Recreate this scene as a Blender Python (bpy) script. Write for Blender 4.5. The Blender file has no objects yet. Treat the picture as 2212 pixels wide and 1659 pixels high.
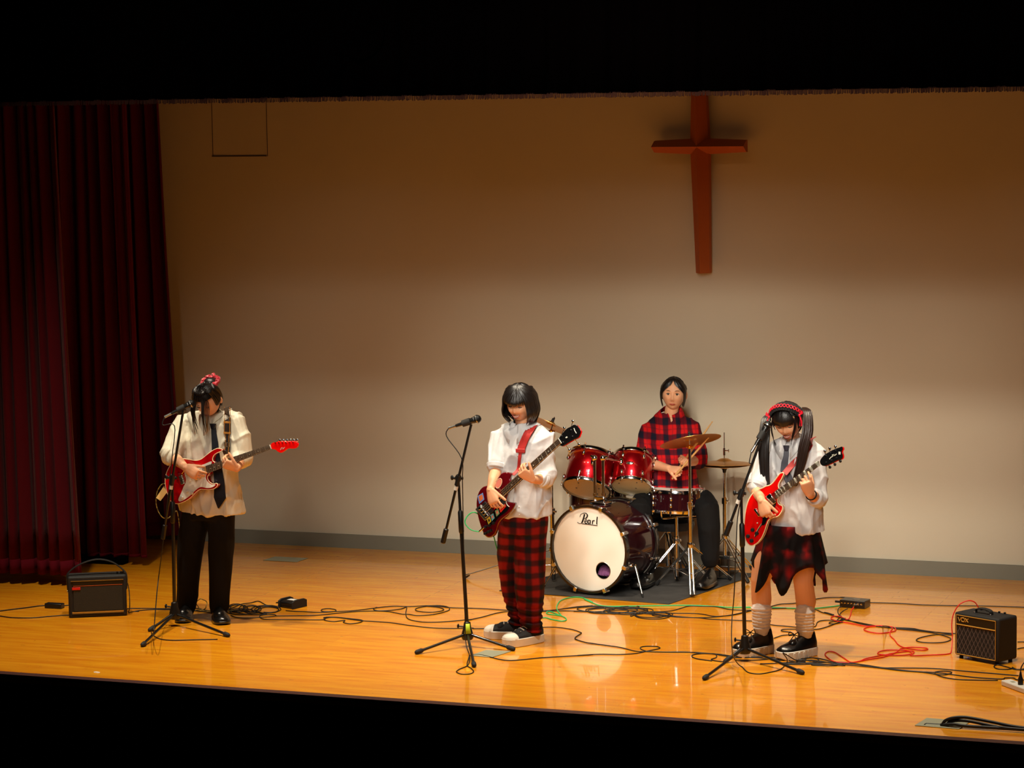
import bpy, bmesh, math, random
from mathutils import Vector as V, Matrix, noise
from mathutils.bvhtree import BVHTree
random.seed(7)
SC = bpy.context.scene
COL = SC.collection
# ------------------------------------------------------------------ camera
IW, IH, FPX = 2212, 1659, 5754.0
CAM = V((5.5, -13.2794, 3.2729)); YAW, PIT, ROL = .3534, .1057, -.0144
FW = V((-math.sin(YAW)*math.cos(PIT), math.cos(YAW)*math.cos(PIT), -math.sin(PIT)))
_r = FW.cross(V((0, 0, 1))).normalized(); _u = _r.cross(FW)
RT = _r*math.cos(ROL)+_u*math.sin(ROL); UP = _u*math.cos(ROL)-_r*math.sin(ROL)
cd = bpy.data.cameras.new('camera'); cam = bpy.data.objects.new('camera', cd); COL.objects.link(cam)
cd.sensor_width = 36; cd.lens = FPX/IW*36; cd.clip_end = 200
cam.matrix_world = Matrix(((RT.x, UP.x, -FW.x, CAM.x), (RT.y, UP.y, -FW.y, CAM.y), (RT.z, UP.z, -FW.z, CAM.z), (0, 0, 0, 1)))
SC.camera = cam
# ------------------------------------------------------------------ world, lights, exposure
w = bpy.data.worlds.new('dark_hall'); SC.world = w; w.use_nodes = True
w.node_tree.nodes['Background'].inputs[0].default_value = (.004, .004, .005, 1)
w.node_tree.nodes['Background'].inputs[1].default_value = .3
SC.view_settings.view_transform = 'Standard'; SC.view_settings.look = 'None'
SC.view_settings.exposure = 0.18; SC.view_settings.gamma = 1; SC.view_settings.use_curve_mapping = False
def spot(name, loc, tgt, watt, col, size, blend, rad):
    l = bpy.data.lights.new(name, 'SPOT'); l.energy = watt; l.color = col
    l.spot_size = math.radians(size); l.spot_blend = blend; l.shadow_soft_size = rad
    o = bpy.data.objects.new(name, l); COL.objects.link(o); o.location = loc
    o.rotation_euler = (V(tgt)-V(loc)).to_track_quat('-Z', 'Y').to_euler(); return o
WARM = (1, .86, .66); WHT = (1, .935, .82)
# stage spots in the flies just behind the valance, aimed steeply down
for kx, tx, ww in ((-2.9, -2.5, 680), (-1.5, -1.5, 620), (.0, .1, 760), (1.5, 1.4, 740), (3.0, 2.8, 600)):
    spot('stage_spot', (kx, .75, 5.6), (tx, 1.45, 0), ww, WARM, 58, .9, .07)
# spots from the hall ceiling that light the kit and the lower back wall, at five heights
for sz, sk in ((.17, .20), (.27, .36), (.38, .95), (.50, 1.6), (.60, 1.6)):
    for wx, ww in ((-2.1, 400), (-.2, 900), (.9, 900), (2.9, 560)):
        spot('hall_spot', (wx+2.6, -8.5, .8+13.1*sz), (wx, 4.6, .8+.2*(sz < .3)), ww*sk, WHT, 17, .95, .30)
# added dim orange fill behind the valance for the upper wall, no real fixture
la = bpy.data.lights.new('upper_wall_fill', 'AREA'); la.shape = 'RECTANGLE'; la.size = 6; la.size_y = .3; la.energy = 9; la.color = (1, .50, .22)
lo = bpy.data.objects.new('upper_wall_fill', la); COL.objects.link(lo); lo.location = (.8, 1.2, 5.2); lo.rotation_euler = (math.radians(28), 0, 0)
# ------------------------------------------------------------------ picture to place
def rayd(px, py): return FW+RT*((px-IW/2)/FPX)-UP*((py-IH/2)/FPX)
def at(px, py, Y):
    d = rayd(px, py); return CAM+d*((Y-CAM.y)/d.y)
def fl(px, py, z=0.0):
    d = rayd(px, py); return CAM+d*((z-CAM.z)/d.z)
def proj(P):
    d = P-CAM; k = d.dot(FW); return IW/2+FPX*d.dot(RT)/k, IH/2-FPX*d.dot(UP)/k
def scl(P): return FPX/(V(P)-CAM).dot(FW)
class Plane:
    def __init__(s, P, n): s.P = V(P); s.n = V(n).normalized()
    def p(s, px, py, off=0.0):
        d = rayd(px, py); return CAM+d*((s.P-CAM).dot(s.n)/d.dot(s.n))+s.n*off
def crop(ox, oy, k): return lambda pts: [(ox+a*k, oy+b*k) for a, b in pts]
# ------------------------------------------------------------------ materials
def lin(c): return tuple(((x/255)/12.92 if x/255 <= .04045 else ((x/255+.055)/1.055)**2.4) for x in c)
MATS = {}
def mat(name, rgb, rough=.6, metal=0.0, coat=0.0, spec=.5, bump=None, var=None, sheen=0.0, aniso=0.0, sss=0.0):
    if name in MATS: return MATS[name]
    m = bpy.data.materials.new(name); m.use_nodes = True; n = m.node_tree.nodes; L = m.node_tree.links
    b = n['Principled BSDF']; c = lin(rgb)+(1,)
    b.inputs['Base Color'].default_value = c; b.inputs['Roughness'].default_value = rough; b.inputs['Metallic'].default_value = metal
    b.inputs['Coat Weight'].default_value = coat; b.inputs['Coat Roughness'].default_value = .06
    b.inputs['Specular IOR Level'].default_value = spec
    if sheen: b.inputs['Sheen Weight'].default_value = sheen
    if aniso: b.inputs['Anisotropic'].default_value = aniso
    if sss:
        b.inputs['Subsurface Weight'].default_value = sss; b.inputs['Subsurface Radius'].default_value = (1, .35, .2); b.inputs['Subsurface Scale'].default_value = .01
    tc = n.new('ShaderNodeTexCoord')
    if var:
        t = n.new('ShaderNodeTexNoise'); t.inputs['Scale'].default_value = var[0]; t.inputs['Detail'].default_value = 4
        r = n.new('ShaderNodeMix'); r.data_type = 'RGBA'; r.inputs[6].default_value = c; r.inputs[7].default_value = lin(var[1])+(1,)
        cr = n.new('ShaderNodeMapRange'); cr.inputs[1].default_value = .35; cr.inputs[2].default_value = .65
        L.new(tc.outputs['Object'], t.inputs['Vector']); L.new(t.outputs['Fac'], cr.inputs[0]); L.new(cr.outputs[0], r.inputs[0]); L.new(r.outputs[2], b.inputs['Base Color'])
    if bump:
        t = n.new('ShaderNodeTexNoise'); t.inputs['Scale'].default_value = bump[0]; t.inputs['Detail'].default_value = 3
        mp = n.new('ShaderNodeMapping'); mp.inputs['Scale'].default_value = bump[2] if len(bump) > 2 else (1, 1, 1)
        bu = n.new('ShaderNodeBump'); bu.inputs['Strength'].default_value = 1; bu.inputs['Distance'].default_value = bump[1]
        L.new(tc.outputs['Object'], mp.inputs[0]); L.new(mp.outputs[0], t.inputs['Vector']); L.new(t.outputs['Fac'], bu.inputs['Height']); L.new(bu.outputs[0], b.inputs['Normal'])
    MATS[name] = m; return m
def nodemat(name, fn, rough=.6, coat=0.0, spec=.5, sheen=0.0):
    m = bpy.data.materials.new(name); m.use_nodes = True; n = m.node_tree.nodes; L = m.node_tree.links; b = n['Principled BSDF']
    b.inputs['Roughness'].default_value = rough; b.inputs['Coat Weight'].default_value = coat; b.inputs['Specular IOR Level'].default_value = spec; b.inputs['Sheen Weight'].default_value = sheen
    fn(n, L, b); MATS[name] = m; return m
def M_(n, L, op, a, b=None, c=None):
    x = n.new('ShaderNodeMath'); x.operation = op
    for i, q in enumerate((a, b, c)):
        if q is None: continue
        if isinstance(q, (int, float)): x.inputs[i].default_value = q
        else: L.new(q, x.inputs[i])
    return x.outputs[0]
def MX(n, L, f, a, b):
    x = n.new('ShaderNodeMix'); x.data_type = 'RGBA'
    for i, q in ((0, f), (6, a), (7, b)):
        if isinstance(q, tuple): x.inputs[i].default_value = q if len(q) == 4 else q+(1,)
        elif isinstance(q, (int, float)): x.inputs[i].default_value = q
        else: L.new(q, x.inputs[i])
    return x.outputs[2]
def f_floor(n, L, b):
    tc = n.new('ShaderNodeTexCoord'); br = n.new('ShaderNodeTexBrick')
    L.new(tc.outputs['Object'], br.inputs['Vector']); br.offset = .31; br.offset_frequency = 3; br.squash = 1
    for k, v in (('Scale', 1), ('Mortar Size', .0009), ('Mortar Smooth', .3), ('Bias', 0), ('Brick Width', 1.1), ('Row Height', .062)): br.inputs[k].default_value = v
    br.inputs['Color1'].default_value = lin((244, 166, 30))+(1,); br.inputs['Color2'].default_value = lin((234, 152, 24))+(1,); br.inputs['Mortar'].default_value = lin((206, 126, 26))+(1,)
    mp = n.new('ShaderNodeMapping'); mp.inputs['Scale'].default_value = (1.2, 9, 1); L.new(tc.outputs['Object'], mp.inputs[0])
    t = n.new('ShaderNodeTexNoise'); t.inputs['Scale'].default_value = 2.2; t.inputs['Detail'].default_value = 6; L.new(mp.outputs[0], t.inputs[0])
    r = n.new('ShaderNodeMapRange'); r.inputs[1].default_value = .4; r.inputs[2].default_value = .68; L.new(t.outputs[0], r.inputs[0])
    c1 = MX(n, L, M_(n, L, 'MULTIPLY', r.outputs[0], .7), br.outputs['Color'], lin((212, 118, 14)))
    mp2 = n.new('ShaderNodeMapping'); mp2.inputs['Scale'].default_value = (14, 60, 1); L.new(tc.outputs['Object'], mp2.inputs[0])
    t2 = n.new('ShaderNodeTexNoise'); t2.inputs['Scale'].default_value = 1.0; t2.inputs['Detail'].default_value = 3; L.new(mp2.outputs[0], t2.inputs[0])
    r2 = n.new('ShaderNodeMapRange'); r2.inputs[1].default_value = .69; r2.inputs[2].default_value = .75; L.new(t2.outputs[0], r2.inputs[0])
    L.new(MX(n, L, M_(n, L, 'MULTIPLY', r2.outputs[0], .6), c1, lin((130, 66, 20))), b.inputs['Base Color'])
    rr = n.new('ShaderNodeMapRange'); rr.inputs[3].default_value = .16; rr.inputs[4].default_value = .3; L.new(t.outputs[0], rr.inputs[0]); L.new(rr.outputs[0], b.inputs['Roughness'])
    bu = n.new('ShaderNodeBump'); bu.inputs['Strength'].default_value = .25; bu.inputs['Distance'].default_value = .002; L.new(t.outputs[0], bu.inputs['Height']); L.new(bu.outputs[0], b.inputs['Normal'])
nodemat('floor_wood', f_floor, coat=.6, spec=.5)
def plaid(name, base, one, two, px, pz, wx=.42, wz=.42, line=True, soft=.08, blotch=0, tilt=0.0):
    def fn(n, L, b):
        tc = n.new('ShaderNodeTexCoord'); nz = n.new('ShaderNodeTexNoise'); nz.inputs['Scale'].default_value = 5; L.new(tc.outputs['Object'], nz.inputs[0])
        s = n.new('ShaderNodeSeparateXYZ'); L.new(tc.outputs['Object'], s.inputs[0])
        wob = M_(n, L, 'MULTIPLY', M_(n, L, 'SUBTRACT', nz.outputs[0], .5), .05+blotch)
        u = M_(n, L, 'ADD', M_(n, L, 'ADD', s.outputs[0], M_(n, L, 'MULTIPLY', s.outputs[1], .55)), wob)
        v = M_(n, L, 'ADD', M_(n, L, 'ADD', s.outputs[2], M_(n, L, 'MULTIPLY', s.outputs[0], tilt)), wob)
        def st(c, per, wd, ph=0.0):
            fr = M_(n, L, 'FRACT', M_(n, L, 'ADD', M_(n, L, 'DIVIDE', c, per), 10+ph)); d = M_(n, L, 'ABSOLUTE', M_(n, L, 'SUBTRACT', fr, .5))
            r = n.new('ShaderNodeMapRange'); r.inputs[1].default_value = wd/2+soft/2; r.inputs[2].default_value = wd/2-soft/2; L.new(d, r.inputs[0]); return r.outputs[0]
        a = st(u, px, wx); c = st(v, pz, wz)
        col = MX(n, L, a, base, one); col2 = MX(n, L, a, one, two); o = MX(n, L, c, col, col2)
        if line:
            l1 = st(u, px, .05, .5); l2 = st(v, pz, .05, .5)
            o = MX(n, L, M_(n, L, 'MULTIPLY', M_(n, L, 'MAXIMUM', l1, l2), .55), o, two)
        if blotch:
            t = n.new('ShaderNodeTexNoise'); t.inputs['Scale'].default_value = 9; L.new(tc.outputs['Object'], t.inputs[0])
            r = n.new('ShaderNodeMapRange'); r.inputs[1].default_value = .56; r.inputs[2].default_value = .44; L.new(t.outputs[0], r.inputs[0]); o = MX(n, L, r.outputs[0], o, two)
        L.new(o, b.inputs['Base Color'])
    return nodemat(name, fn, rough=.85, spec=.2)
plaid('flannel', lin((200, 20, 22)), lin((92, 12, 26)), lin((22, 20, 36)), .088, .105)
plaid('plaid_trouser', lin((138, 18, 12)), lin((70, 12, 14)), lin((20, 22, 28)), .098, .078, .46, .46, line=False, soft=.16)
plaid('plaid_skirt', lin((138, 18, 18)), lin((48, 9, 12)), lin((14, 11, 13)), .12, .13, .62, .55, line=False, soft=.35, blotch=.04)
def f_wall(n, L, b):
    tc = n.new('ShaderNodeTexCoord'); t = n.new('ShaderNodeTexNoise'); t.inputs['Scale'].default_value = 1.3; t.inputs['Detail'].default_value = 5; L.new(tc.outputs['Object'], t.inputs[0])
    L.new(MX(n, L, t.outputs[0], lin((196, 184, 160)), lin((204, 192, 168))), b.inputs['Base Color'])
    t2 = n.new('ShaderNodeTexNoise'); t2.inputs['Scale'].default_value = 60; L.new(tc.outputs['Object'], t2.inputs[0])
    bu = n.new('ShaderNodeBump'); bu.inputs['Distance'].default_value = .001; bu.inputs['Strength'].default_value = .3; L.new(t2.outputs[0], bu.inputs['Height']); L.new(bu.outputs[0], b.inputs['Normal'])
nodemat('wall_paint', f_wall, rough=.75, spec=.2)
mat('base_paint', (120, 116, 100), .7); mat('black_paint', (4, 4, 4), .95, spec=.02); mat('nosing', (62, 26, 18), .5)
mat('valance_velvet', (2, 1, 1), 1, spec=0); mat('fringe', (46, 22, 14), .9, spec=.1)
mat('curtain_velvet', (84, 6, 20), .9, spec=.1, sheen=.08, bump=(40, .002)); mat('curtain_hem', (84, 8, 22), .95, spec=.1)
mat('cross_wood', (172, 84, 28), .55, bump=(20, .001, (8, 8, 1)))
mat('chrome', (225, 225, 225), .12, 1); mat('steel', (170, 168, 162), .3, 1); mat('gold', (214, 160, 60), .25, 1)
mat('black_plastic', (16, 16, 16), .4); mat('black_metal', (14, 14, 14), .35, 0, .3); mat('rubber', (22, 21, 20), .75); mat('cable_black', (14, 12, 11), .5)
mat('cable_pattern', (20, 16, 12), .5, var=(60, (190, 170, 90))); mat('tag_card', (236, 196, 120), .7); mat('cable_green', (40, 190, 110), .45); mat('cable_red', (225, 24, 14), .4); mat('white_plastic', (214, 210, 200), .45)
mat('plate_metal', (158, 160, 138), .5, .3); mat('mat_rubber', (46, 44, 42), .85, var=(6, (62, 60, 58))); mat('tape_green', (190, 220, 40), .6); mat('tape_white', (230, 225, 210), .6)
mat('tolex', (24, 23, 22), .7, bump=(260, .001)); mat('piping_gold', (200, 150, 60), .4); mat('red_badge', (220, 30, 24), .4)
mat('skin', (224, 164, 124), .5, sss=.12, spec=.4); mat('lip', (176, 70, 62), .45); mat('teeth', (240, 232, 220), .3); mat('mouth_dark', (70, 16, 14), .7); mat('eye_white', (235, 228, 222), .25); mat('iris', (24, 14, 10), .2)
mat('hair', (20, 14, 12), .38, spec=.6, bump=(160, .0012, (1, 1, .08))); mat('hair_brown', (40, 25, 19), .36, spec=.6, bump=(160, .0012, (1, 1, .08))); mat('scalp', (150, 118, 96), .6)
mat('shirt_white', (208, 206, 206), .75, spec=.2, bump=(14, .004)); mat('shirt_cream', (214, 206, 184), .55, spec=.35, bump=(12, .005))
mat('tie_black', (14, 14, 20), .35, var=(90, (26, 26, 38))); mat('trouser_black', (14, 13, 13), .85, spec=.2, bump=(10, .004)); mat('shoe_black', (14, 13, 13), .3, coat=.3)
mat('sole_white', (226, 218, 204), .6); mat('sole_grey', (120, 108, 96), .7); mat('canvas_black', (20, 19, 20), .85); mat('warmer', (238, 228, 222), .9, bump=(60, .003))
mat('scrunchie', (170, 14, 34), .4, sheen=.3); mat('ribbon_red', (216, 22, 44), .45); mat('lace_black', (14, 12, 12), .9)
mat('guitar_red', (190, 8, 14), .12, coat=1, var=(14, (160, 5, 10))); mat('guitar_cherry', (226, 12, 8), .1, coat=1); mat('guitar_wine', (96, 8, 16), .12, coat=1); mat('cherry_side', (120, 10, 10), .15, coat=1)
mat('binding', (240, 214, 170), .4); mat('pickguard_white', (232, 226, 212), .3); mat('pickguard_black', (12, 11, 12), .2); mat('rosewood', (44, 26, 18), .5); mat('maple', (208, 160, 96), .4); mat('pearl_inlay', (220, 222, 208), .25)
mat('strap_leather', (52, 36, 26), .6); mat('strap_stitch', (206, 140, 56), .6); mat('strap_red', (168, 34, 30), .55); mat('string', (190, 180, 160), .3, 1)
mat('drum_head', (240, 234, 220), .55); mat('drum_clear', (226, 196, 140), .45); mat('drum_hoop', (18, 14, 14), .25, coat=.6); mat('cloth_purple', (170, 100, 150), .9); mat('dot_grey', (90, 80, 66), .7)
mat('ink', (16, 14, 14), .5); mat('cymbal', (196, 140, 66), .26, 1, bump=(1, .0)); mat('stick', (206, 160, 100), .5); mat('seat_black', (18, 18, 19), .6)
def f_wine(n, L, b):
    b.inputs['Base Color'].default_value = lin((176, 8, 20))+(1,); b.inputs['Metallic'].default_value = .85
nodemat('drum_red', f_wine, rough=.30, coat=1)
def f_wine2(n, L, b): b.inputs['Base Color'].default_value = lin((40, 8, 14))+(1,)
nodemat('drum_dark', f_wine2, rough=.14, coat=1)
# ------------------------------------------------------------------ mesh helpers
def perp(a):
    a = a.normalized(); b = V((0, 0, 1)) if abs(a.z) < .9 else V((1, 0, 0)); x = a.cross(b).normalized(); return x, a.cross(x).normalized()
class MB:
    def __init__(s): s.v = []; s.f = []; s.mi = []
    def add(s, vs, fs, m=0):
        o = len(s.v); s.v += [V(a) for a in vs]; s.f += [tuple(i+o for i in f) for f in fs]; s.mi += [m]*len(fs); return s
    def loft(s, rings, m=0, cap=True, closed=True):
        n = len(rings[0]); vs = [p for r in rings for p in r]; fs = []
        for i in range(len(rings)-1):
            for j in range(n if closed else n-1):
                k = (j+1) % n; fs.append((i*n+j, i*n+k, (i+1)*n+k, (i+1)*n+j))
        if cap and closed:
            fs.append(tuple(reversed(range(n)))); fs.append(tuple((len(rings)-1)*n+j for j in range(n)))
        return s.add(vs, fs, m)
    def tube(s, pts, r, n=8, m=0, round=False, flat=1.0, nrm=None, cap=True, loop=False):
        pts = [V(p) for p in pts]; k = len(pts); rs = list(r) if isinstance(r, (list, tuple)) else [r]*k
        T = []
        for i in range(k):
            if loop: d = pts[(i+1) % k]-pts[i-1]
            else: d = pts[min(i+1, k-1)]-pts[max(i-1, 0)]
            T.append(d.normalized() if d.length > 1e-9 else (T[-1] if T else V((0, 0, 1))))
        x = (nrm.cross(T[0]).normalized() if nrm is not None else perp(T[0])[0]); rings = []
        def ring(c, t, x, rr):
            y = t.cross(x); return [c+(x*math.cos(2*math.pi*j/n)+y*(flat*math.sin(2*math.pi*j/n)))*rr for j in range(n)]
        for i in range(k):
            x = (nrm.cross(T[i]) if nrm is not None else x-T[i]*x.dot(T[i])).normalized()
            if round and i == 0:
                for a in (75, 45): rings.append(ring(pts[0]-T[0]*rs[0]*math.sin(math.radians(a)), T[0], x, rs[0]*math.cos(math.radians(a))))
            rings.append(ring(pts[i], T[i], x, rs[i]))
            if round and i == k-1:
                for a in (45, 75): rings.append(ring(pts[-1]+T[-1]*rs[-1]*math.sin(math.radians(a)), T[-1], x, rs[-1]*math.cos(math.radians(a))))
        if loop: rings.append(rings[0]); cap = False
        return s.loft(rings, m, cap)
    def cyl(s, a, b, r0, r1=None, n=16, m=0): return s.tube([a, b], [r0, r0 if r1 is None else r1], n, m)
    def ell(s, c, r, ax=None, n=14, m=0):
        c = V(c); X, Y, Z = ax if ax else (V((1, 0, 0)), V((0, 1, 0)), V((0, 0, 1))); h = max(6, n//2+1); rings = []
        for i in range(1, h):
            t = math.pi*i/h; rings.append([c+X*(r[0]*math.sin(t)*math.cos(2*math.pi*j/n))+Y*(r[1]*math.sin(t)*math.sin(2*math.pi*j/n))+Z*(-r[2]*math.cos(t)) for j in range(n)])
        o = len(s.v); s.loft(rings, m, False); a = len(s.v); s.v += [c-Z*r[2], c+Z*r[2]]; last = o+(len(rings)-1)*n
        for j in range(n): s.f += [(a, o+(j+1) % n, o+j), (a+1, last+j, last+(j+1) % n)]; s.mi += [m, m]
        return s
    def box(s, c, h, ax=None, m=0):
        c = V(c); X, Y, Z = ax if ax else (V((1, 0, 0)), V((0, 1, 0)), V((0, 0, 1)))
        vs = [c+X*(a*h[0])+Y*(b*h[1])+Z*(d*h[2]) for a in (-1, 1) for b in (-1, 1) for d in (-1, 1)]
        return s.add(vs, [(0, 1, 3, 2), (4, 6, 7, 5), (0, 4, 5, 1), (2, 3, 7, 6), (0, 2, 6, 4), (1, 5, 7, 3)], m)
    def prism(s, pts, vec, m=0):
        pts = [V(p) for p in pts]; n = len(pts); vec = V(vec)
        return s.add(pts+[p+vec for p in pts], [tuple(range(n)), tuple(reversed(range(n, 2*n)))]+[(i, i+n, (i+1) % n+n, (i+1) % n) for i in range(n)], m)
    def lathe(s, prof, o, a, n=32, m=0, cap=False):
        o = V(o); a = V(a).normalized(); x, y = perp(a)
        return s.loft([[o+a*h+(x*math.cos(2*math.pi*j/n)+y*math.sin(2*math.pi*j/n))*r for j in range(n)] for r, h in prof], m, cap)
def cr(pts, sub=6, closed=False):
    pts = [V(p) for p in pts]; n = len(pts); out = []
    for i in range(n if closed else n-1):
        g = (lambda k: pts[k % n]) if closed else (lambda k: pts[min(max(k, 0), n-1)])
        a, b, c, d = g(i-1), g(i), g(i+1), g(i+2)
        for j in range(sub):
            t = j/sub; out.append(((b*2)+(c-a)*t+(a*2-b*5+c*4-d)*t*t+(b*3-a-c*3+d)*t**3)*.5)
    if not closed: out.append(pts[-1])
    return out
def cr2(pts, sub=6, closed=True): return [(p.x, p.y) for p in cr([V((a, b, 0)) for a, b in pts], sub, closed)]
WL = {}
def mkmesh(name, mb, org, mats, smooth=40, clean=True):
    me = bpy.data.meshes.new(name); me.from_pydata([tuple(p-org) for p in mb.v], [], mb.f)
    for m in mats: me.materials.append(m if not isinstance(m, str) else MATS[m])
    if len(mats) > 1: me.polygons.foreach_set('material_index', mb.mi)
    bm = bmesh.new(); bm.from_mesh(me); bmesh.ops.recalc_face_normals(bm, faces=bm.faces); bm.to_mesh(me); bm.free()
    if smooth: me.polygons.foreach_set('use_smooth', [True]*len(me.polygons)); me.set_sharp_from_angle(angle=math.radians(smooth))
    me.update(); return me
def thing(name, label, cat, loc, group=None):
    o = bpy.data.objects.new(name, None); COL.objects.link(o); o.location = loc; o.empty_display_size = .05; WL[o] = V(loc)
    o['label'] = label; o['category'] = cat
    if group: o['group'] = group
    return o
def part(name, mb, m, parent, label=None, bevel=0, smooth=40, solid=0, sub=0, seg=2):
    org = WL[parent]; o = bpy.data.objects.new(name, mkmesh(name, mb, org, m if isinstance(m, (list, tuple)) else [m], smooth)); COL.objects.link(o); o.parent = parent; WL[o] = org
    if solid: q = o.modifiers.new('s', 'SOLIDIFY'); q.thickness = solid; q.offset = 0
    if bevel: q = o.modifiers.new('b', 'BEVEL'); q.width = bevel; q.segments = seg; q.limit_method = 'ANGLE'; q.angle_limit = math.radians(50)
    if sub: q = o.modifiers.new('u', 'SUBSURF'); q.levels = sub; q.render_levels = sub
    if label: o['label'] = label
    return o
def solo(name, mb, m, label, cat, group=None, loc=None, **kw):
    if loc is None:
        xs = [p.x for p in mb.v]; ys = [p.y for p in mb.v]; loc = V(((min(xs)+max(xs))/2, (min(ys)+max(ys))/2, min(p.z for p in mb.v)))
    o = bpy.data.objects.new(name, mkmesh(name, mb, V(loc), m if isinstance(m, (list, tuple)) else [m], kw.get('smooth', 40))); COL.objects.link(o); o.location = loc; WL[o] = V(loc)
    if kw.get('bevel'): q = o.modifiers.new('b', 'BEVEL'); q.width = kw['bevel']; q.segments = 2; q.limit_method = 'ANGLE'
    if kw.get('solid'): q = o.modifiers.new('s', 'SOLIDIFY'); q.thickness = kw['solid']; q.offset = 0
    o['label'] = label; o['category'] = cat
    if group: o['group'] = group
    return o
def struct(name, mb, m, **kw):
    o = bpy.data.objects.new(name, mkmesh(name, mb, V((0, 0, 0)), m if isinstance(m, (list, tuple)) else [m], kw.get('smooth', 40))); COL.objects.link(o); o['kind'] = 'structure'; WL[o] = V((0, 0, 0)); return o
def remesh(mb, vox, smooth=3, fn=None):
    me = bpy.data.meshes.new('t'); me.from_pydata([tuple(p) for p in mb.v], [], mb.f)
    bm = bmesh.new(); bm.from_mesh(me); bmesh.ops.recalc_face_normals(bm, faces=bm.faces); bm.to_mesh(me); bm.free()
    o = bpy.data.objects.new('t', me); COL.objects.link(o)
    q = o.modifiers.new('r', 'REMESH'); q.mode = 'VOXEL'; q.voxel_size = vox; q.adaptivity = 0
    if smooth: q = o.modifiers.new('s', 'SMOOTH'); q.iterations = smooth; q.factor = .5
    dg = bpy.context.evaluated_depsgraph_get(); dg.update(); ev = o.evaluated_get(dg); m2 = bpy.data.meshes.new_from_object(ev)
    out = MB(); out.v = [v.co.copy() for v in m2.vertices]; out.f = [tuple(p.vertices) for p in m2.polygons]; out.mi = [0]*len(out.f)
    ns = [v.normal.copy() for v in m2.vertices]
    bpy.data.objects.remove(o); bpy.data.meshes.remove(me); bpy.data.meshes.remove(m2)
    if fn: out.v = [p+nn*fn(p) for p, nn in zip(out.v, ns)]
    return out
def bvh(mb): return BVHTree.FromPolygons([tuple(p) for p in mb.v], mb.f)
def hit(t, px, py, off=0.0, Y=None):
    d = rayd(px, py).normalized(); h = t.ray_cast(CAM, d)
    if h[0] is None: return at(px, py, Y if Y is not None else 1.6)
    return h[0]-d*off
def strip(mb, pts, wid, nrm, th=.003, m=0):
    # flat band along pts with thickness, facing nrm
    pts = [V(p) for p in pts]; k = len(pts); rings = []
    for i in range(k):
        t = (pts[min(i+1, k-1)]-pts[max(i-1, 0)]).normalized(); nn = V(nrm(pts[i]) if callable(nrm) else (nrm[i] if isinstance(nrm, list) else nrm)).normalized()
        s = t.cross(nn).normalized(); nn = s.cross(t); w = wid[i] if isinstance(wid, (list, tuple)) else wid
        rings.append([pts[i]-s*w/2-nn*th/2, pts[i]+s*w/2-nn*th/2, pts[i]+s*w/2+nn*th/2, pts[i]-s*w/2+nn*th/2])
    return mb.loft(rings, m)
# ------------------------------------------------------------------ the setting
YW = 4.6
mb = MB(); mb.box((0, 2.35, -.05), (7.5, 2.3, .05)); struct('floor', mb, 'floor_wood')
mb = MB(); mb.box((0, YW+.1, 3), (7.5, .1, 3.4)); struct('wall_back', mb, 'wall_paint')
mb = MB(); mb.box((0, YW-.008, .05), (7.5, .008, .052)); struct('baseboard_back', mb, 'base_paint')
mb = MB(); mb.box((0, .022, -.009), (7.5, .034, .0105)); struct('trim_1', mb, 'nosing')
mb = MB(); mb.box((0, .06, -.75), (7.5, .05, .69))
for i in range(-4, 5): mb.box((i*1.7+.4, -.005, -.75), (.012, .02, .6))
mb.box((0, -.005, -.33), (7.5, .02, .012)); struct('wall_front', mb, 'black_paint')
mb = MB(); mb.box((0, -7, -1.5), (14, 8, .05)); struct('floor_hall', mb, 'black_paint')
mb = MB(); mb.box((-7.5, 2.3, 3), (.05, 2.4, 3.4)); struct('wall_left', mb, 'black_paint')
mb = MB(); mb.box((7.5, 2.3, 3), (.05, 2.4, 3.4)); struct('wall_right', mb, 'black_paint')
mb = MB(); mb.box((0, 2.3, 6.4), (7.5, 2.4, .05)); struct('ceiling', mb, 'black_paint')
# access panel seam high on the back wall
a, b, c, d = at(458, 337, YW), at(576, 337, YW), at(576, 150, YW), at(458, 150, YW)
mb = MB(); mb.box(((a+b)/2)+V((0, -.001, 0)), ((b.x-a.x)/2, .003, .004)); struct('trim_2', mb, mat('seam', (60, 44, 30), .9))
mb = MB(); mb.box(((a+d)/2)+V((0, -.001, 0)), (.0015, .003, (d.z-a.z)/2)); mb.box(((b+c)/2)+V((0, -.001, 0)), (.0015, .003, (d.z-a.z)/2)); struct('trim_3', mb, 'seam')
# floor plates
def plate(name, quad, label, slot=False, m='plate_metal'):
    P = [fl(*q) for q in quad]; mb = MB(); mb.prism([p+V((0, 0, .001)) for p in P], (0, 0, .003)); o = solo(name, mb, m, label, 'floor plate', loc=sum(P, V())/4, bevel=.001)
    return o
plate('floor_outlet_plate', [(568, 1211), (594, 1203), (666, 1206.6), (642, 1214.7)], 'pale metal floor plate set in the boards near the back wall')
plate('floor_outlet_plate', [(1016, 1417), (1050, 1405), (1104, 1408), (1062, 1421)], 'pale metal floor plate under the middle microphone stand')
o = plate('floor_outlet_plate', [(1976, 1568), (2002, 1552), (2096, 1560), (2072, 1576)], 'grey metal floor plate at the stage edge with thick cables rising from it')
mb = MB()
q = [fl(*p, .005) for p in crop(1740, 1240, .229)([(1120, 1420), (1140, 1409), (1290, 1418)])]; mb.tube(q, .003, 4); part('slot', mb, 'ink', o)
mb = MB(); c0 = fl(209, 1452, .001); mb.ell(c0, (.022, .008, .003), n=10); solo('tape_scrap', mb, 'tape_white', 'small white tape scrap near the left front stage edge', 'tape')
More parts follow.
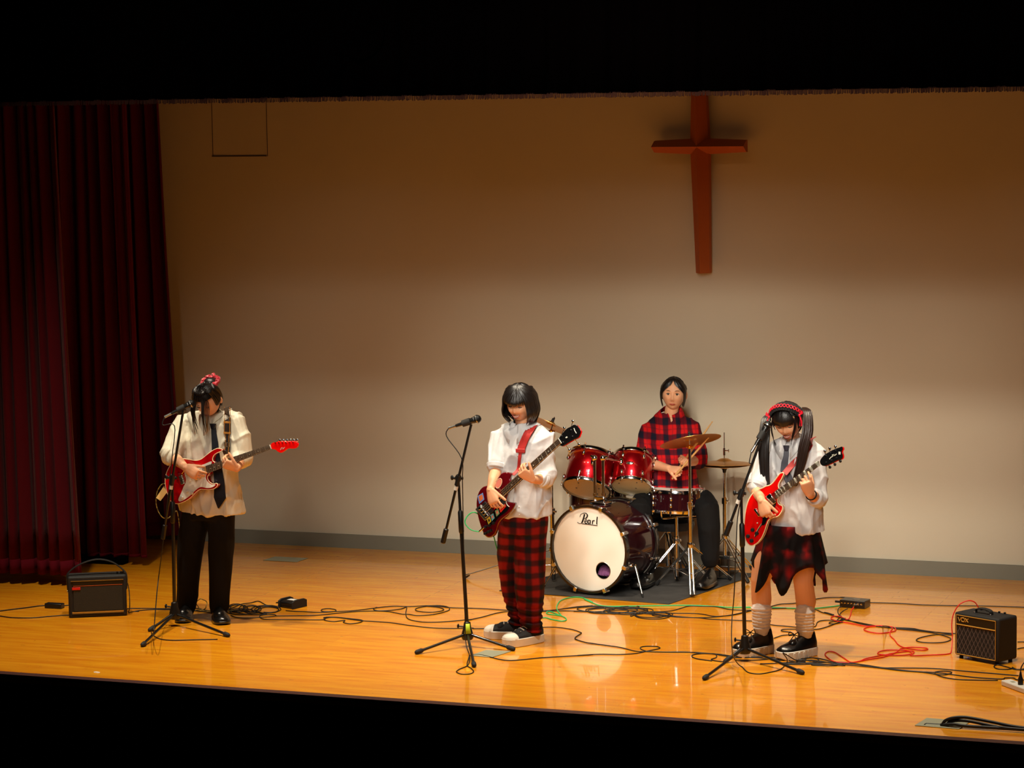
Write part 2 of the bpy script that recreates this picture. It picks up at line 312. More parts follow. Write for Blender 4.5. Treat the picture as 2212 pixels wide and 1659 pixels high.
# ---- curtains
def curtain(name, x0, x1, Y, z0, z1, nf, amp, label, flare=0.0, seed=0, top=0.0, hemh=.1):
    root = thing(name, label, 'curtain', V(((x0+x1)/2, Y, z0))); rnd = random.Random(seed); ph = [rnd.uniform(0, 6.28) for _ in range(5)]
    N = nf*14; rings = []; zs = [z0+(z1-z0)*i/16 for i in range(17)]; zs.insert(1, z0+hemh)
    def pt(s, z):
        t = (z-z0)/(z1-z0); wd = (x1+flare*(1-t)**1.5)-x0; u = s*nf*2*math.pi
        x = x0+s*wd+.25*amp*math.sin(2*u+ph[0]); y = Y+amp*(math.sin(u+ph[1]+.5*math.sin(.35*u+ph[2]))+.35*math.sin(2.3*u+ph[3]))*(.65+.35*(1-t))+.02*math.sin(3*t+s*9)
        return V((x, y, z))
    for part_i, (zz, m) in enumerate(((zs[:2], 1), (zs[1:], 0))):
        mb = MB(); rows = [[pt(j/N, z) for j in range(N+1)] for z in zz]; mb.loft(rows, 0, False, False)
        part('hem' if m else 'drape', mb, 'curtain_hem' if m else 'curtain_velvet', root, solid=.008, smooth=180)
    return root
def xz(px, py, Y): return at(px, py, Y).x
z_up = 5.2
curtain('stage_curtain', xz(-120, 1100, 2.65), xz(128, 600, 2.65), 2.65, .075, z_up, 11, .055, 'dark red stage curtain nearest the audience, at the left edge', .10, 1)
curtain('stage_curtain', xz(60, 1100, 3.5), xz(288, 700, 3.5), 3.5, .06, z_up, 9, .05, 'dark red stage curtain behind the foremost one, middle of three', .06, 2, hemh=.02)
curtain('stage_curtain', xz(225, 1100, 4.2), xz(344, 400, 4.2), 4.2, .1, z_up, 5, .05, 'dark red stage curtain closest to the back wall beside the left guitarist', .14, 5)
mb = MB(); q = fl(300, 1212)
for x0, x1, Y, n in ((-5.2, -3.68, 3.5, 'a'),): mb.box(((x0+x1)/2, Y+.02, .03), ((x1-x0)/2, .05, .03))
solo('curtain_weight', mb, 'black_paint', 'black weight bar lying under the middle dark red stage curtain', 'curtain weight', bevel=.01)
# ---- valance across the top, nearly black, with a reddish fringe
root = thing('stage_valance', 'nearly black velvet valance with brown fringe spanning the top of the stage', 'curtain', V((0, .15, 3.29)))
mb = MB(); N = 560; xs = [-6.5+13*i/N for i in range(N+1)]
def vy(x): return .15+.016*math.sin(x*2*math.pi/.17)+.008*math.sin(x*53)
mb.loft([[V((x, vy(x), z)) for x in xs] for z in (3.31, 3.6, 5.5)], 0, False, False); part('drape', mb, 'valance_velvet', root, solid=.006, smooth=180)
mb = MB(); rnd = random.Random(3)
for i in range(1300):
    x = -5.2+9.6*i/1300; zz = 3.288+rnd.uniform(-.004, .003); mb.tube([(x, vy(x), 3.315), (x+rnd.uniform(-.003, .003), vy(x)-.004, zz)], .0032, 4)
o = part('fringe', mb, 'fringe', root); o['kind'] = 'stuff'
mb = MB(); mb.lathe([(0, 0), (.145, 0), (.15, .004), (.145, .008), (.12, .008), (.118, .004), (0, .004)], at(775, 68, .12), (0, -1, 0), 40)
for i in range(8):
    a = i*math.pi/4; c = at(775, 68, .115); mb.tube([c+V((.03*math.cos(a), 0, .03*math.sin(a))), c+V((.1*math.cos(a), 0, .1*math.sin(a)))], [.006, .014], 6)
part('emblem', mb, mat('emblem_cloth', (2, 1, 1), 1, spec=0), root, 'round dark emblem')
# ---- the wooden cross
cx, cz = .345, 2.945; root = thing('wooden_cross', 'large orange-brown wooden cross with faceted beams on the back wall', 'cross', V((cx, 4.54, 2.07)))
def beam(p0, p1, pc, w0, wc, side, dep):
    mb = MB(); rings = []
    for p, w_ in ((p0, w0), (pc, wc), (p1, w0)):
        p = V(p); s = V(side); rings.append([p-s*w_, p-s*w_*.92+V((0, -dep*.35, 0)), p+V((0, -dep, 0)), p+s*w_*.92+V((0, -dep*.35, 0)), p+s*w_])
    return mb.loft(rings)
part('upright', beam((cx+.018, 4.54, 2.07), (cx-.005, 4.54, 3.42), (cx, 4.54, cz), .053, .072, (1, 0, 0), .11), 'cross_wood', root, smooth=10)
part('crossbar', beam((cx-.325, 4.535, cz), (cx+.335, 4.535, cz), (cx, 4.535, cz), .042, .058, (0, 0, 1), .112), 'cross_wood', root, smooth=10)
for z in (2.4, 2.9, 3.2): part('wall_bracket', MB().cyl((cx, 4.53, z), (cx, YW-.002, z), .015), 'steel', root)
# ------------------------------------------------------------------ people
def frame(yaw, pitch=0, roll=0):
    # yaw 0 faces the audience (-y); positive yaw turns to picture right; pitch bows forward; roll tilts to picture right
    R = Matrix.Rotation(yaw, 3, 'Z') @ Matrix.Rotation(pitch, 3, 'X') @ Matrix.Rotation(roll, 3, 'Y')
    return R @ V((1, 0, 0)), R @ V((0, -1, 0)), R @ V((0, 0, 1))      # picture-right, face, up
def g(x, s): return math.exp(-(x/s)**2)
class Head:
    A, B, Cc = .079, .092, .107
    def __init__(s, c, yaw, pitch, roll, smile=0.0, k=1.0): s.c = V(c); s.X, s.F, s.U = frame(yaw, pitch, roll); s.smile = smile; s.k = k
    def w(s, x, f, u): return s.c+(s.X*x+s.F*f+s.U*u)*s.k
    def surf(s, th, ph, e=0.0):
        # th: 0 = face front, + to picture right; ph: 0 = crown, pi = under chin
        sx, sf, su = math.sin(ph)*math.sin(th), math.sin(ph)*math.cos(th), math.cos(ph)
        x, f, u = s.A*sx, s.B*sf, s.Cc*su
        if su < 0: x *= 1-.24*(-su)**1.5; f *= (1-.10*(-su)) if sf > 0 else (1-.42*(-su))
        if su > .0: x *= 1+.03*su
        if sf > 0:
            f -= .010*sf*sf*(1-g(u+.10, .03))*.6
            f += .0045*g(u-.034, .012)*g(x, .05)
            f -= .0085*(g(x-.030, .014)+g(x+.030, .014))*g(u-.012, .012)
            f += .019*g(x, .0085+.004*max(0, min(1, -(u-.01)/.04)))*g(u+.020, .016)*(1 if u > -.04 else .7)+.006*g(x, .006)*g(u-.004, .018)
            f += .006*(g(x-.036, .018)+g(x+.036, .018))*g(u+.022+.0*s.smile, .018)*(1+s.smile)
            f += .006*g(x, .022)*g(u+.056, .010)
            f -= .003*g(x, .02)*g(u+.070, .006)
            f += .007*g(x, .02)*g(u+.090, .014)
        r = 1+e/.09
        return s.w(x*r, f*r+(.0 if e == 0 else 0), u*r)
    def mesh(s, mb):
        nt, npn = 56, 44; rings = []
        for i in range(1, npn):
            rings.append([s.surf(2*math.pi*j/nt, math.pi*i/npn) for j in range(nt)])
        mb.loft(rings, 0, True)
        for sd in (-1, 1):
            mb.ell(s.w(sd*.084, -.012, -.008), (.011*s.k, .017*s.k, .030*s.k), (s.X*.94-s.F*(-.34)*sd*-1, s.F, s.U), 12)
    def eyes(s, root, open_=True, look=0.0):
        for sd in (-1, 1):
            if open_:
                mb = MB(); mb.ell(s.w(sd*.030, .0705, .010), (.0135*s.k, .008*s.k, .0068*s.k), (s.X, s.F, s.U), 14); e = part('eye', mb, 'eye_white', root)
                mb = MB(); mb.ell(s.w(sd*.030+look, .0765, .0100), (.0062*s.k, .003*s.k, .0066*s.k), (s.X, s.F, s.U), 12); part('iris', mb, 'iris', e)
                mb = MB(); mb.tube([s.w(sd*.030+q*.0155, .0795-.004*abs(q)**2+0*q, .0165-.0055*q*q) for q in (-1, -.6, -.2, .2, .6, 1)], [.0012, .002, .0024, .0024, .002, .0012], 6); part('eyelash', mb, 'hair', e)
            else:
                mb = MB(); mb.tube([s.w(sd*.030+q*.0155, .079-.005*q*q, .006+.004*q*q) for q in (-1, -.6, -.2, .2, .6, 1)], [.0012, .002, .0022, .0022, .002, .0012], 6); part('closed_eye', mb, 'hair', root)
            mb = MB(); mb.tube([s.w(sd*(.015+.032*q), .0865-.008*q*q-.002*q, .0335+.0035*math.sin(q*2.6)) for q in (0, .25, .5, .75, 1)], [.0016, .0024, .0024, .002, .001], 6, flat=.6); part('eyebrow', mb, 'hair', root)
        if open_:
            for sd in (-1, 1): part('nostril_shade', MB().ell(s.w(sd*.0070, .1015, -.0345), (.0024*s.k, .0012*s.k, .0011*s.k), (s.X, s.F, s.U), 8), 'mouth_dark', root)  # dark dots stand in for the shade under the nose tip
        sm = s.smile; W_ = .020+.006*sm
        def mp(q, dz, df=0): r_ = V((s.A*.9, 0, 0)); return s.w(q*W_, .0865+df-.010*q*q*(1+.3*sm), -.0545+dz+.009*sm*q*q)
        if sm > .5:
            mb = MB(); mb.loft([[mp(q, .0035*(1-q*q), .0005), mp(q, -.0075*(1-q*q)-.0003, .0005), mp(q, -.0075*(1-q*q)-.0003, -.008), mp(q, .0035*(1-q*q), -.008)] for q in (-.98, -.7, -.4, -.1, .1, .4, .7, .98)]); o = part('mouth', mb, 'mouth_dark', root)
            mb = MB(); mb.loft([[mp(q, .003*(1-q*q), .0015), mp(q, -.0022*(1-q*q), .0015), mp(q, -.0022*(1-q*q), -.004), mp(q, .003*(1-q*q), -.004)] for q in (-.8, -.5, -.2, .2, .5, .8)]); part('teeth', mb, 'teeth', o)
        mb = MB(); qs = (-1, -.7, -.35, 0, .35, .7, 1)
        mb.tube([mp(q, (.0045 if sm > .5 else .0016)*(1-q*q)+.0008*math.cos(q*6), .001) for q in qs], [.0006, .0012, .0018, .0017, .0018, .0012, .0006], 6)
        mb.tube([mp(q, (-.0088 if sm > .5 else -.0036)*(1-q*q), .001) for q in qs], [.0006, .0015, .0022, .0025, .0022, .0015, .0006], 6)
        part('lips', mb, 'lip', root)
def hand(mb, W, d, n, s, curl=(.5, .6, .4), spread=.12, thumb=(.6, .5), k=1.0, curls=None):
    """W wrist, d towards the knuckles, n the way the palm faces, s the thumb side"""
    W = V(W); d = V(d).normalized(); n = V(n); n = (n-d*n.dot(d)).normalized(); s = V(s); s = (s-d*s.dot(d)-n*s.dot(n)).normalized()
    rings = []
    for t, hw, ht in ((-.01, .024, .019), (.012, .028, .018), (.035, .035, .0165), (.06, .039, .015), (.078, .038, .0125), (.088, .034, .009)):
        c = W+d*t*k; rings.append([c+s*(hw*k*math.copysign(abs(math.cos(a))**.8, math.cos(a)))+n*(ht*k*math.sin(a)) for a in [2*math.pi*j/14 for j in range(14)]])
    mb.loft(rings)
    for i, (off, L, r) in enumerate(((.0285, .068, .0080), (.0095, .076, .0082), (-.0095, .070, .0079), (-.0275, .056, .0070))):
        cu = curls[i] if curls else curl; p = W+(d*(.078-.004*abs(i-1))+s*off)*k; dr = (d+s*(spread*(1.5-i)/1.5)).normalized(); pts = [p-dr*.012, p]; a = 0
        for seg, c in zip((.46, .30, .24), cu):
            a += c; v = dr*math.cos(a)+n*math.sin(a); p = p+v*L*seg*k; pts += [p-v*L*seg*k*.5, p]
        rr = [r*1.15, r*1.12, r*.98, r*1.06, r*.92, r*.98, r*.88, r*.8]; mb.tube(pts, [q*k for q in rr], 8, round=True)
    p = W+(d*.018+s*.024)*k; td = (d*math.cos(thumb[0])+s*math.sin(thumb[0])+n*.25).normalized(); pts = [p-td*.01, p]
    p = p+td*.034*k; pts.append(p); t2 = (td*math.cos(thumb[1])+(n*.75+d*.5).normalized()*math.sin(thumb[1])).normalized(); p = p+t2*.030*k; pts.append(p); p = p+t2*.022*k; pts.append(p)
    mb.tube(pts, [.013*k, .013*k, .0105*k, .0098*k, .0082*k], 8, round=True)
def limb(mb, pts, n=14, **kw): mb.tube([V(p) for p, r in pts], [r for p, r in pts], n, round=True, **kw)
def ring(c, hw, hd, yaw, n=24, p=1.0, drop=0.0):
    c = V(c); X = V((math.cos(yaw), math.sin(yaw), 0)); F = V((math.sin(yaw), -math.cos(yaw), 0))
    return [c+X*(hw*math.copysign(abs(math.cos(a))**p, math.cos(a)))+F*(hd*math.copysign(abs(math.sin(a))**p, math.sin(a)))+V((0, 0, drop*math.sin(a))) for a in [2*math.pi*j/n for j in range(n)]]
def torso(mb, rows, yaw, k=1.0, p=.85): mb.loft([ring(at(px, py, Y), hw*k, hd*k, yaw, p=p) for px, py, hw, hd, Y in rows])
def folds(amp, f1=9, f2=22, seed=0, ax=(1, .4, .55)):
    o = V((seed*3.1, seed*1.7, 0))
    def fn(p):
        q = V((p.x*ax[0], p.y*ax[1], p.z*ax[2]))
        a = 1-abs(noise.noise(q*f1+o))*2.2; b = noise.noise(q*f2+o*2); c = max(0, 1-abs(noise.noise(V((q.x*f1*1.2+q.z*4, q.y*f1, q.z*f1*.8-q.x*4))+o*3))*5)**1.3; c2 = max(0, 1-abs(noise.noise(V((q.x*f1*1.3-q.z*7, q.y*f1, q.z*f1*.9+q.x*5))+o*5))*6)**1.3; return amp*(.35*a*abs(a)-.4+.3*b+.75*c+.55*c2)
    return fn
def shirt_collar(root, c, yaw, m, T=None, r=.060, h=.03, drop=.055, pitch=.25, gap=.16, name='collar'):
    c = V(c); X = V((math.cos(yaw), math.sin(yaw), 0)); F = V((math.sin(yaw), -math.cos(yaw), 0)); mb = MB(); N = 28; rows = [[], [], []]
    for i in range(N+1):
        t = gap+(2*math.pi-2*gap)*i/N; fr = math.cos(t); k = max(0, fr)**3          # t = 0 at the throat
        dirv = F*fr+X*math.sin(t); base = c-V((0, 0, 1))*(pitch*fr*r)
        rows[0].append(base+dirv*r*.98+V((0, 0, h))); rows[1].append(base+dirv*(r+.012)+V((0, 0, h*.75)))
        sx = math.copysign(1, math.sin(t)); rows[2].append(base+dirv*(r+.030)+V((0, 0, -.012-drop*k))+X*sx*.012*k+F*.012*k)
    if T:
        for k_ in (1, 2):
            for i, p in enumerate(rows[k_]):
                dv = (p-c); dv.z = 0; dv = (dv.normalized()*.7+V((0, 0, .75))).normalized(); h_ = T.ray_cast(p+dv*.25, -dv, .25)
                if h_[0] is not None: rows[k_][i] = h_[0]+dv*(.007 if k_ == 2 else .012)
    mb.loft(rows, 0, False, False); return part(name, mb, m, root, solid=.003, smooth=60)
def lock(mb, pts, w, n=6, flat=.45): mb.tube(cr(pts, 4), [w*(1-.75*(abs(2*i/(len(pts)*4-4)-1))**2.2*(1 if i > 2*len(pts) else .3)) for i in range((len(pts)-1)*4+1)], n, flat=flat)
def cap(mb, H, inside, e=.010, nt=72, npn=54):
    idx = {}; vs = []; fs = []
    for i in range(1, npn):
        for j in range(nt):
            th = 2*math.pi*j/nt; ph = math.pi*i/npn*.92; idx[i, j] = len(vs); vs.append(H.surf(th, ph, e+.003*math.sin(th*23+2*math.sin(ph*5))))
    top = len(vs); vs.append(H.surf(0, .001, e))
    for i in range(1, npn-1):
        for j in range(nt):
            th = 2*math.pi*(j+.5)/nt; th = (th+math.pi) % (2*math.pi)-math.pi; ph = math.pi*(i+.5)/npn*.92
            if inside(th, ph): k = (j+1) % nt; fs.append((idx[i, j], idx[i, k], idx[i+1, k], idx[i+1, j]))
    for j in range(nt): fs.append((top, idx[1, j], idx[1, (j+1) % nt]))
    mb.add(vs, fs)
def shoe(root, heel, toe, wd, ht, sole, m_up, m_sole, name='shoe', laces=None, ridge=False, toecap=None, shape=1.0):
    heel, toe = V(heel), V(toe); d = (toe-heel); d.z = 0; L = d.length; d.normalize(); s = d.cross(V((0, 0, 1))); z0 = heel.z
    def out(t): return wd/2*(.74+.30*math.sin(min(1, t*1.25)*math.pi*.62)+(.06 if .45 < t < .85 else 0))*(1 if t < .82 else max(.12, math.sqrt(max(0, 1-((t-.82)/.19)**2))))*(1 if t > .08 else .8+2.5*t)
    ts = [0, .03, .08, .2, .35, .5, .65, .78, .88, .95, .985, 1.0]
    mb = MB(); rings = []
    for t in ts:
        c = heel+d*L*(t*1.03-.015); w_ = out(t)*1.07; z1 = sole*(1+.15*(t > .3)*0); lift = .012*max(0, (t-.8)/.2)**2+.0
        rings.append([c-s*w_+V((0, 0, lift)), c+s*w_+V((0, 0, lift)), c+s*w_*1.02+V((0, 0, sole)), c-s*w_*1.02+V((0, 0, sole))])
    mb.loft(rings); so = part('sole', mb, m_sole, root, bevel=.004)
    if ridge:
        for i in range(7):
            mb = MB(); t = .06+.14*i; c = heel+d*L*t; mb.box(c+V((0, 0, sole*.42)), (.008, out(t)*1.14, sole*.42), (d, s, V((0, 0, 1)))); part('tread_block', mb, m_sole, so, bevel=.002)
    mb = MB(); rings = []
    for t in ts:
        c = heel+d*L*t+V((0, 0, sole)); w_ = out(t); h = ht*(1.0 if t < .22 else 1-.62*((t-.22)/.6)**.8 if t < .82 else .38*math.sqrt(max(.02, 1-((t-.82)/.185)**2)))
        rings.append([c+s*(w_*math.cos(a)*(1 if math.sin(a) < .5 else .8))+V((0, 0, max(-.004, h*math.sin(a)))) for a in [math.pi*(q/9.0) for q in range(10)]]+[c+s*(-w_*.7), c+s*(w_*.7)])
    mb.loft(rings); up = part('upper', mb, m_up, root)
    if toecap:
        mb = MB(); rings = []
        for t in (.76, .83, .9, .95, .985, 1.0):
            c = heel+d*(L*t+.003)+V((0, 0, sole)); w_ = out(t)*1.05; h = ht*(.43 if t < .8 else .42*math.sqrt(max(.03, 1-((t-.8)/.205)**2)))
            rings.append([c+s*(w_*math.cos(a))+V((0, 0, h*math.sin(a)-.001)) for a in [math.pi*(q/9.0) for q in range(10)]])
        mb.loft(rings); part('toe_cap', mb, toecap, up)
    if laces:
        for i in range(4):
            t = .36+.09*i; h = ht*(1-.62*((t-.22)/.6)**.8)+sole; c = heel+d*L*t+V((0, 0, h+.002)); q = .5*out(t)
            mb = MB(); mb.tube(cr([c-s*q-V((0, 0, .010)), c+d*.006, c+s*q-V((0, 0, .010))], 4), .0032, 6); part('lace', mb, laces, up)
    return so
def legs(mb, J): limb(mb, J)

def foot(ank, Y_, toe, L_, back=.05):
    A_ = at(*ank, Y_); h = V((A_.x, Y_+back, .001)); T_ = fl(*toe); d = T_-V((A_.x, Y_, 0)); d.z = 0; d.normalize(); h = V((A_.x, Y_, .001))-d*back; return h, h+d*L_
def person(label, loc, name='person'): return thing(name, label, 'person', loc)
def skinmesh(root, mb, vox=.0036):
    return part('body', remesh(mb, vox, 2), 'skin', root, smooth=180)

# ============================================================ guitarist on the left
Y = 1.83; B = fl(445, 1338); GL = person('person in a cream shirt and black tie, head bowed over a red and white guitar', V((B.x, Y, 0)))
yaw = -.12; H = Head(at(449, 864, Y-.10), -.03, .66, -.03, k=.98)
rowsGL = [(452, 892, .062, .060, Y), (452, 900, .125, .085, Y), (452, 915, .195, .115, Y+.01), (452, 945, .212, .135, Y+.01), (450, 985, .205, .140, Y), (450, 1030, .21, .140, Y), (452, 1075, .222, .14, Y), (458, 1106, .222, .138, Y)]
sl, el, wl = at(402, 912, Y), at(368, 982, Y-.17), at(401, 1010, Y-.262)
sr, er, wr = at(508, 912, Y), at(521, 988, Y-.04), at(512, 1012, Y-.22)
mb = MB(); torso(mb, rowsGL[1:], yaw, .82); limb(mb, [(at(450, 905, Y), .05), (at(450, 880, Y-.05), .047), (H.w(0, -.01, -.05), .05)]); H.mesh(mb)
limb(mb, [(sl, .048), (el, .038), (el*.6+wl*.4, .037), (wl, .023)]); limb(mb, [(sr, .048), (er, .038), (er*.6+wr*.4, .036), (wr, .023)])
limb(mb, [(at(428, 1090, Y), .09), (at(410, 1210, Y-.01), .055), (at(403, 1312, Y+.01), .034)]); limb(mb, [(at(472, 1090, Y), .09), (at(474, 1210, Y-.01), .055), (at(472, 1312, Y+.01), .034)])
hand(mb, wl, at(426, 1026, Y-.262)-wl, (0, 1, -.15), (.35, 0, .9), curls=[(.25, .5, .3), (.5, .7, .4), (.7, .8, .5), (.8, .9, .5)], thumb=(.5, .3))
hand(mb, wr, at(487, 1002, Y-.262)-wr, (0, 1, .45), (.3, -.1, 1), curls=[(.7, 1.0, .6), (.8, 1.0, .6), (.9, 1.1, .6), (1.0, 1.1, .6)], thumb=(.6, .5))
skinmesh(GL, mb)
mb = MB(); torso(mb, rowsGL, yaw); limb(mb, [(at(415, 914, Y), .085), (sl, .08), (sl*.5+el*.5, .072), (el, .068)]); mb.tube([el*.72+sl*.28, el, el*.93+wl*.07], [.066, .070, .064], 16, round=True)
limb(mb, [(at(495, 912, Y), .085), (sr, .078), (sr*.5+er*.5, .074), (er, .070)]); limb(mb, [(er, .068), (er*.72+wr*.28, .058)])
S1 = remesh(mb, .006, 3, folds(.016, 6, 15, 1)); sh = part('shirt', S1, 'shirt_cream', GL, smooth=180); T1 = bvh(S1)
mb = MB(); mb.tube([el*.97+wl*.03, el*.83+wl*.17], [.072, .060], 18); part('rolled_cuff', mb, 'shirt_cream', sh, bevel=.005)
mb = MB(); mb.tube([er*.80+wr*.20, er*.62+wr*.38], [.064, .053], 18); part('rolled_cuff', mb, 'shirt_cream', sh, bevel=.005)
shirt_collar(sh, at(451, 901, Y-.01), yaw, 'shirt_cream', T1, r=.066, h=.04, drop=.085)
for q in ((466, 985), (467, 1015), (468, 1050), (469, 1085)):
    mb = MB(); c = hit(T1, *q, .003); mb.ell(c, (.006, .003, .006), n=10); part('button', mb, 'white_plastic', sh)
mb = MB(); mb.loft([[p+V((0, 0, -.0)) for p in ring(at(*a), *b, yaw)] for a, b in (((452, 1058, Y), (.165, .12)), ((452, 1092, Y), (.17, .125)), ((451, 1108, Y), (.165, .125)), ((450, 1120, Y), (.15, .12)))])
limb(mb, [(at(424, 1108, Y), .095), (at(414, 1160, Y), .090), (at(408, 1230, Y), .078), (at(402, 1312, Y+.02), .066)]); limb(mb, [(at(475, 1108, Y), .095), (at(478, 1160, Y), .086), (at(476, 1230, Y), .076), (at(473, 1312, Y+.02), .062)])
part('trousers', remesh(mb, .008, 4, folds(.006, 6, 12, 4, (1, 1, .25))), 'trouser_black', GL, smooth=180)
tp = [hit(T1, a, b, .012) for a, b in ((461, 921), (462, 935), (464, 955), (466, 980), (470, 1010), (474, 1045), (475, 1075), (472, 1098))]
mb = MB(); strip(mb, tp[:-1]+[tp[-1]], [.03, .034, .042, .050, .058, .068, .080, .010], lambda p: V((.2, -1, 0)), .005); o = part('necktie', mb, 'tie_black', GL, bevel=.002)
mb = MB(); mb.loft([ring(tp[0]+V((0, -.006, z)), a, .011, -.1, 12, .6) for z, a in ((-.014, .013), (.004, .019), (.018, .023))]); part('tie_knot', mb, 'tie_black', o)
H.eyes(GL, False)
mb = MB(); cap(mb, H, lambda th, ph: ph < 1.02 or (abs(th) > 1.15 and ph < 1.72) or abs(th) > 1.9, .009)
bun = H.w(.004, -.098, .066); rnd = random.Random(5)
for i in range(84):
    th = -math.pi+2*math.pi*i/84; p0 = 1.02 if abs(th) < 1.1 else (1.6 if abs(th) < 1.8 else 2.15); pts = [H.surf(th, p0*(1-t)+.28*t, .011+.004*rnd.random()) for t in (0, .25, .5, .75)]+[bun+V((rnd.uniform(-.02, .02), rnd.uniform(-.02, .02), -.012))]; lock(mb, pts, .0065)
mb.ell(bun, (.044, .042, .030)); hb = part('hair', mb, 'hair', GL, smooth=60)
mb = MB()
for i in range(30):
    u = (-1+.55*i/13 if i < 14 else (.05+.4*(i-14)/9 if i < 24 else .55+.45*(i-24)/5)); x0 = u*.034; hang = rnd.uniform(.10, .21) if abs(u) > .25 else rnd.uniform(.15, .23); x1 = (u*.055 if abs(u) > .35 else u*.03+.012)
    a = H.surf(x0/.09, .82, .010); b = H.surf(x1/.08, 1.1, .017); c = b+V(((x1-x0)*.6, -.012, -hang*.5)); lock(mb, [a, b, c, c+V((rnd.uniform(-.008, .008)-.2*x1, .03, -hang*.5))], rnd.uniform(.0035, .006))
part('fringe_hair', mb, 'hair', hb, smooth=60)
mb = MB(); N = 90; pts = []
for i in range(N):
    a = 2*math.pi*i/N; r = .046+.006*math.sin(a*11); pts.append(bun+H.X*(r*1.15*math.cos(a))+H.F*(r*math.sin(a))+V((0, 0, .006*math.sin(a*8+1)+.004)))
mb.tube(pts, [.0125+.004*math.sin(i*1.7) for i in range(N)], 8, loop=True); part('scrunchie', mb, 'scrunchie', GL)
for a, b in (((402, 1318), (392, 1350)), ((472, 1318), (480, 1348))):
    h, t = foot(a, Y, b, .25); r = part('shoe', MB().ell(h*.4+t*.6+V((0, 0, .05)), (.03, .05, .03)), 'shoe_black', GL); shoe(r, h, t, .095, .085, .024, 'shoe_black', 'shoe_black')

# ============================================================ bass player in the middle
Y = 1.70; B = fl(1125, 1385); BP = person('smiling person with black bob and red plaid trousers playing a bass guitar', V((B.x, Y, 0)))
yaw = -.15; H = Head(at(1124, 870, Y-.06), -.10, .32, .05, smile=1.0)
rowsBP = [(1130, 916, .060, .058, Y), (1131, 922, .110, .078, Y), (1132, 936, .168, .10, Y), (1132, 965, .182, .118, Y), (1130, 1000, .170, .125, Y), (1132, 1045, .165, .125, Y), (1136, 1085, .160, .13, Y), (1138, 1112, .158, .13, Y)]
sl, el, wl = at(1083, 944, Y), at(1072, 1015, Y-.10), at(1059, 1058, Y-.235)
sr, er, wr = at(1174, 944, Y), at(1180, 1034, Y-.04), at(1150, 1036, Y-.21)
mb = MB(); torso(mb, rowsBP[1:], yaw, .80); limb(mb, [(at(1130, 922, Y), .047), (H.w(0, -.015, -.06), .045)]); H.mesh(mb)
limb(mb, [(sl, .045), (el, .036), (el*.6+wl*.4, .035), (wl, .022)]); limb(mb, [(sr, .045), (er, .036), (er*.6+wr*.4, .035), (wr, .022)])
for a, b, c, yy in (((1112, 1110), (1103, 1230), (1118, 1342), Y+.10), ((1150, 1110), (1145, 1230), (1148, 1352), Y)): limb(mb, [(at(*a, Y), .08), (at(*b, yy), .052), (at(*c, yy), .034)])
hand(mb, wl, at(1066, 1082, Y-.255)-wl, (.15, 1, 0), (.9, -.1, .35), curls=[(.3, .7, .4), (.45, .8, .4), (.5, .8, .5), (.5, .9, .5)], thumb=(.55, .1), spread=.2)
hand(mb, wr, at(1130, 1022, Y-.25)-wr, (0, 1, .45), (.35, -.1, 1), curls=[(.7, 1.0, .6), (.8, 1.0, .6), (.9, 1.1, .6), (1.0, 1.1, .6)], thumb=(.6, .5), spread=.2)
skinmesh(BP, mb)
mb = MB(); torso(mb, rowsBP, yaw); limb(mb, [(at(1096, 942, Y), .072), (sl, .068), (sl*.5+el*.5, .066), (el*.8+sl*.2, .062)]); limb(mb, [(at(1165, 942, Y), .074), (sr, .068), (sr*.5+er*.5, .066), (er, .062)]); limb(mb, [(er, .058), (er*.7+wr*.3, .048)])
S2 = remesh(mb, .006, 3, folds(.015, 7, 16, 2)); sh = part('shirt', S2, 'shirt_white', BP, smooth=180); T2 = bvh(S2)
mb = MB(); mb.tube([el*.84+sl*.16, el*.98+sl*.02], [.066, .058], 18); part('rolled_cuff', mb, 'shirt_white', sh, bevel=.005)
mb = MB(); mb.tube([er*.76+wr*.24, er*.6+wr*.4], [.052, .047], 18); part('rolled_cuff', mb, 'shirt_white', sh, bevel=.005)
shirt_collar(sh, at(1130, 921, Y), -.25, 'shirt_white', T2, r=.060, h=.036, drop=.085)
for q in ((1119, 960), (1118, 985), (1121, 1095), (1122, 1112)):
    mb = MB(); c = hit(T2, *q, .003); mb.ell(c, (.005, .003, .005), n=10); part('button', mb, 'white_plastic', sh)
mb = MB(); N = 30; pts = [at(1129, 917, Y)+V((.051*math.cos(2*math.pi*i/N), -.051*math.sin(2*math.pi*i/N), .012-.012*math.sin(2*math.pi*i/N))) for i in range(N)]; mb.tube(pts, .006, 8, loop=True); part('choker', mb, 'lace_black', BP)
mb = MB(); mb.loft([ring(at(*a), *b, yaw) for a, b in (((1134, 1085, Y), (.14, .115)), ((1134, 1120, Y), (.148, .12)), ((1132, 1150, Y), (.145, .12)))])
limb(mb, [(at(1108, 1135, Y), .088), (at(1100, 1200, Y+.06), .078), (at(1105, 1270, Y+.09), .064), (at(1117, 1330, Y+.10), .050), (at(1118, 1346, Y+.10), .048)]); limb(mb, [(at(1150, 1135, Y), .092), (at(1145, 1200, Y), .096), (at(1144, 1270, Y), .092), (at(1147, 1335, Y), .070), (at(1148, 1357, Y), .064)])
def trf(p):
    k = max(0, 1-(p.z-.08)/.22); return folds(.006, 7, 15, 5, (1, 1, .3))(p)+k*.010*math.sin(p.z*150+p.x*20)
part('plaid_trousers', remesh(mb, .008, 3, trf), 'plaid_trouser', BP, smooth=180)
H.eyes(BP, False)
mb = MB(); cap(mb, H, lambda th, ph: ph < .95 or (abs(th) > .75 and ph < 1.5) or abs(th) > 1.2, .014); rnd = random.Random(9)
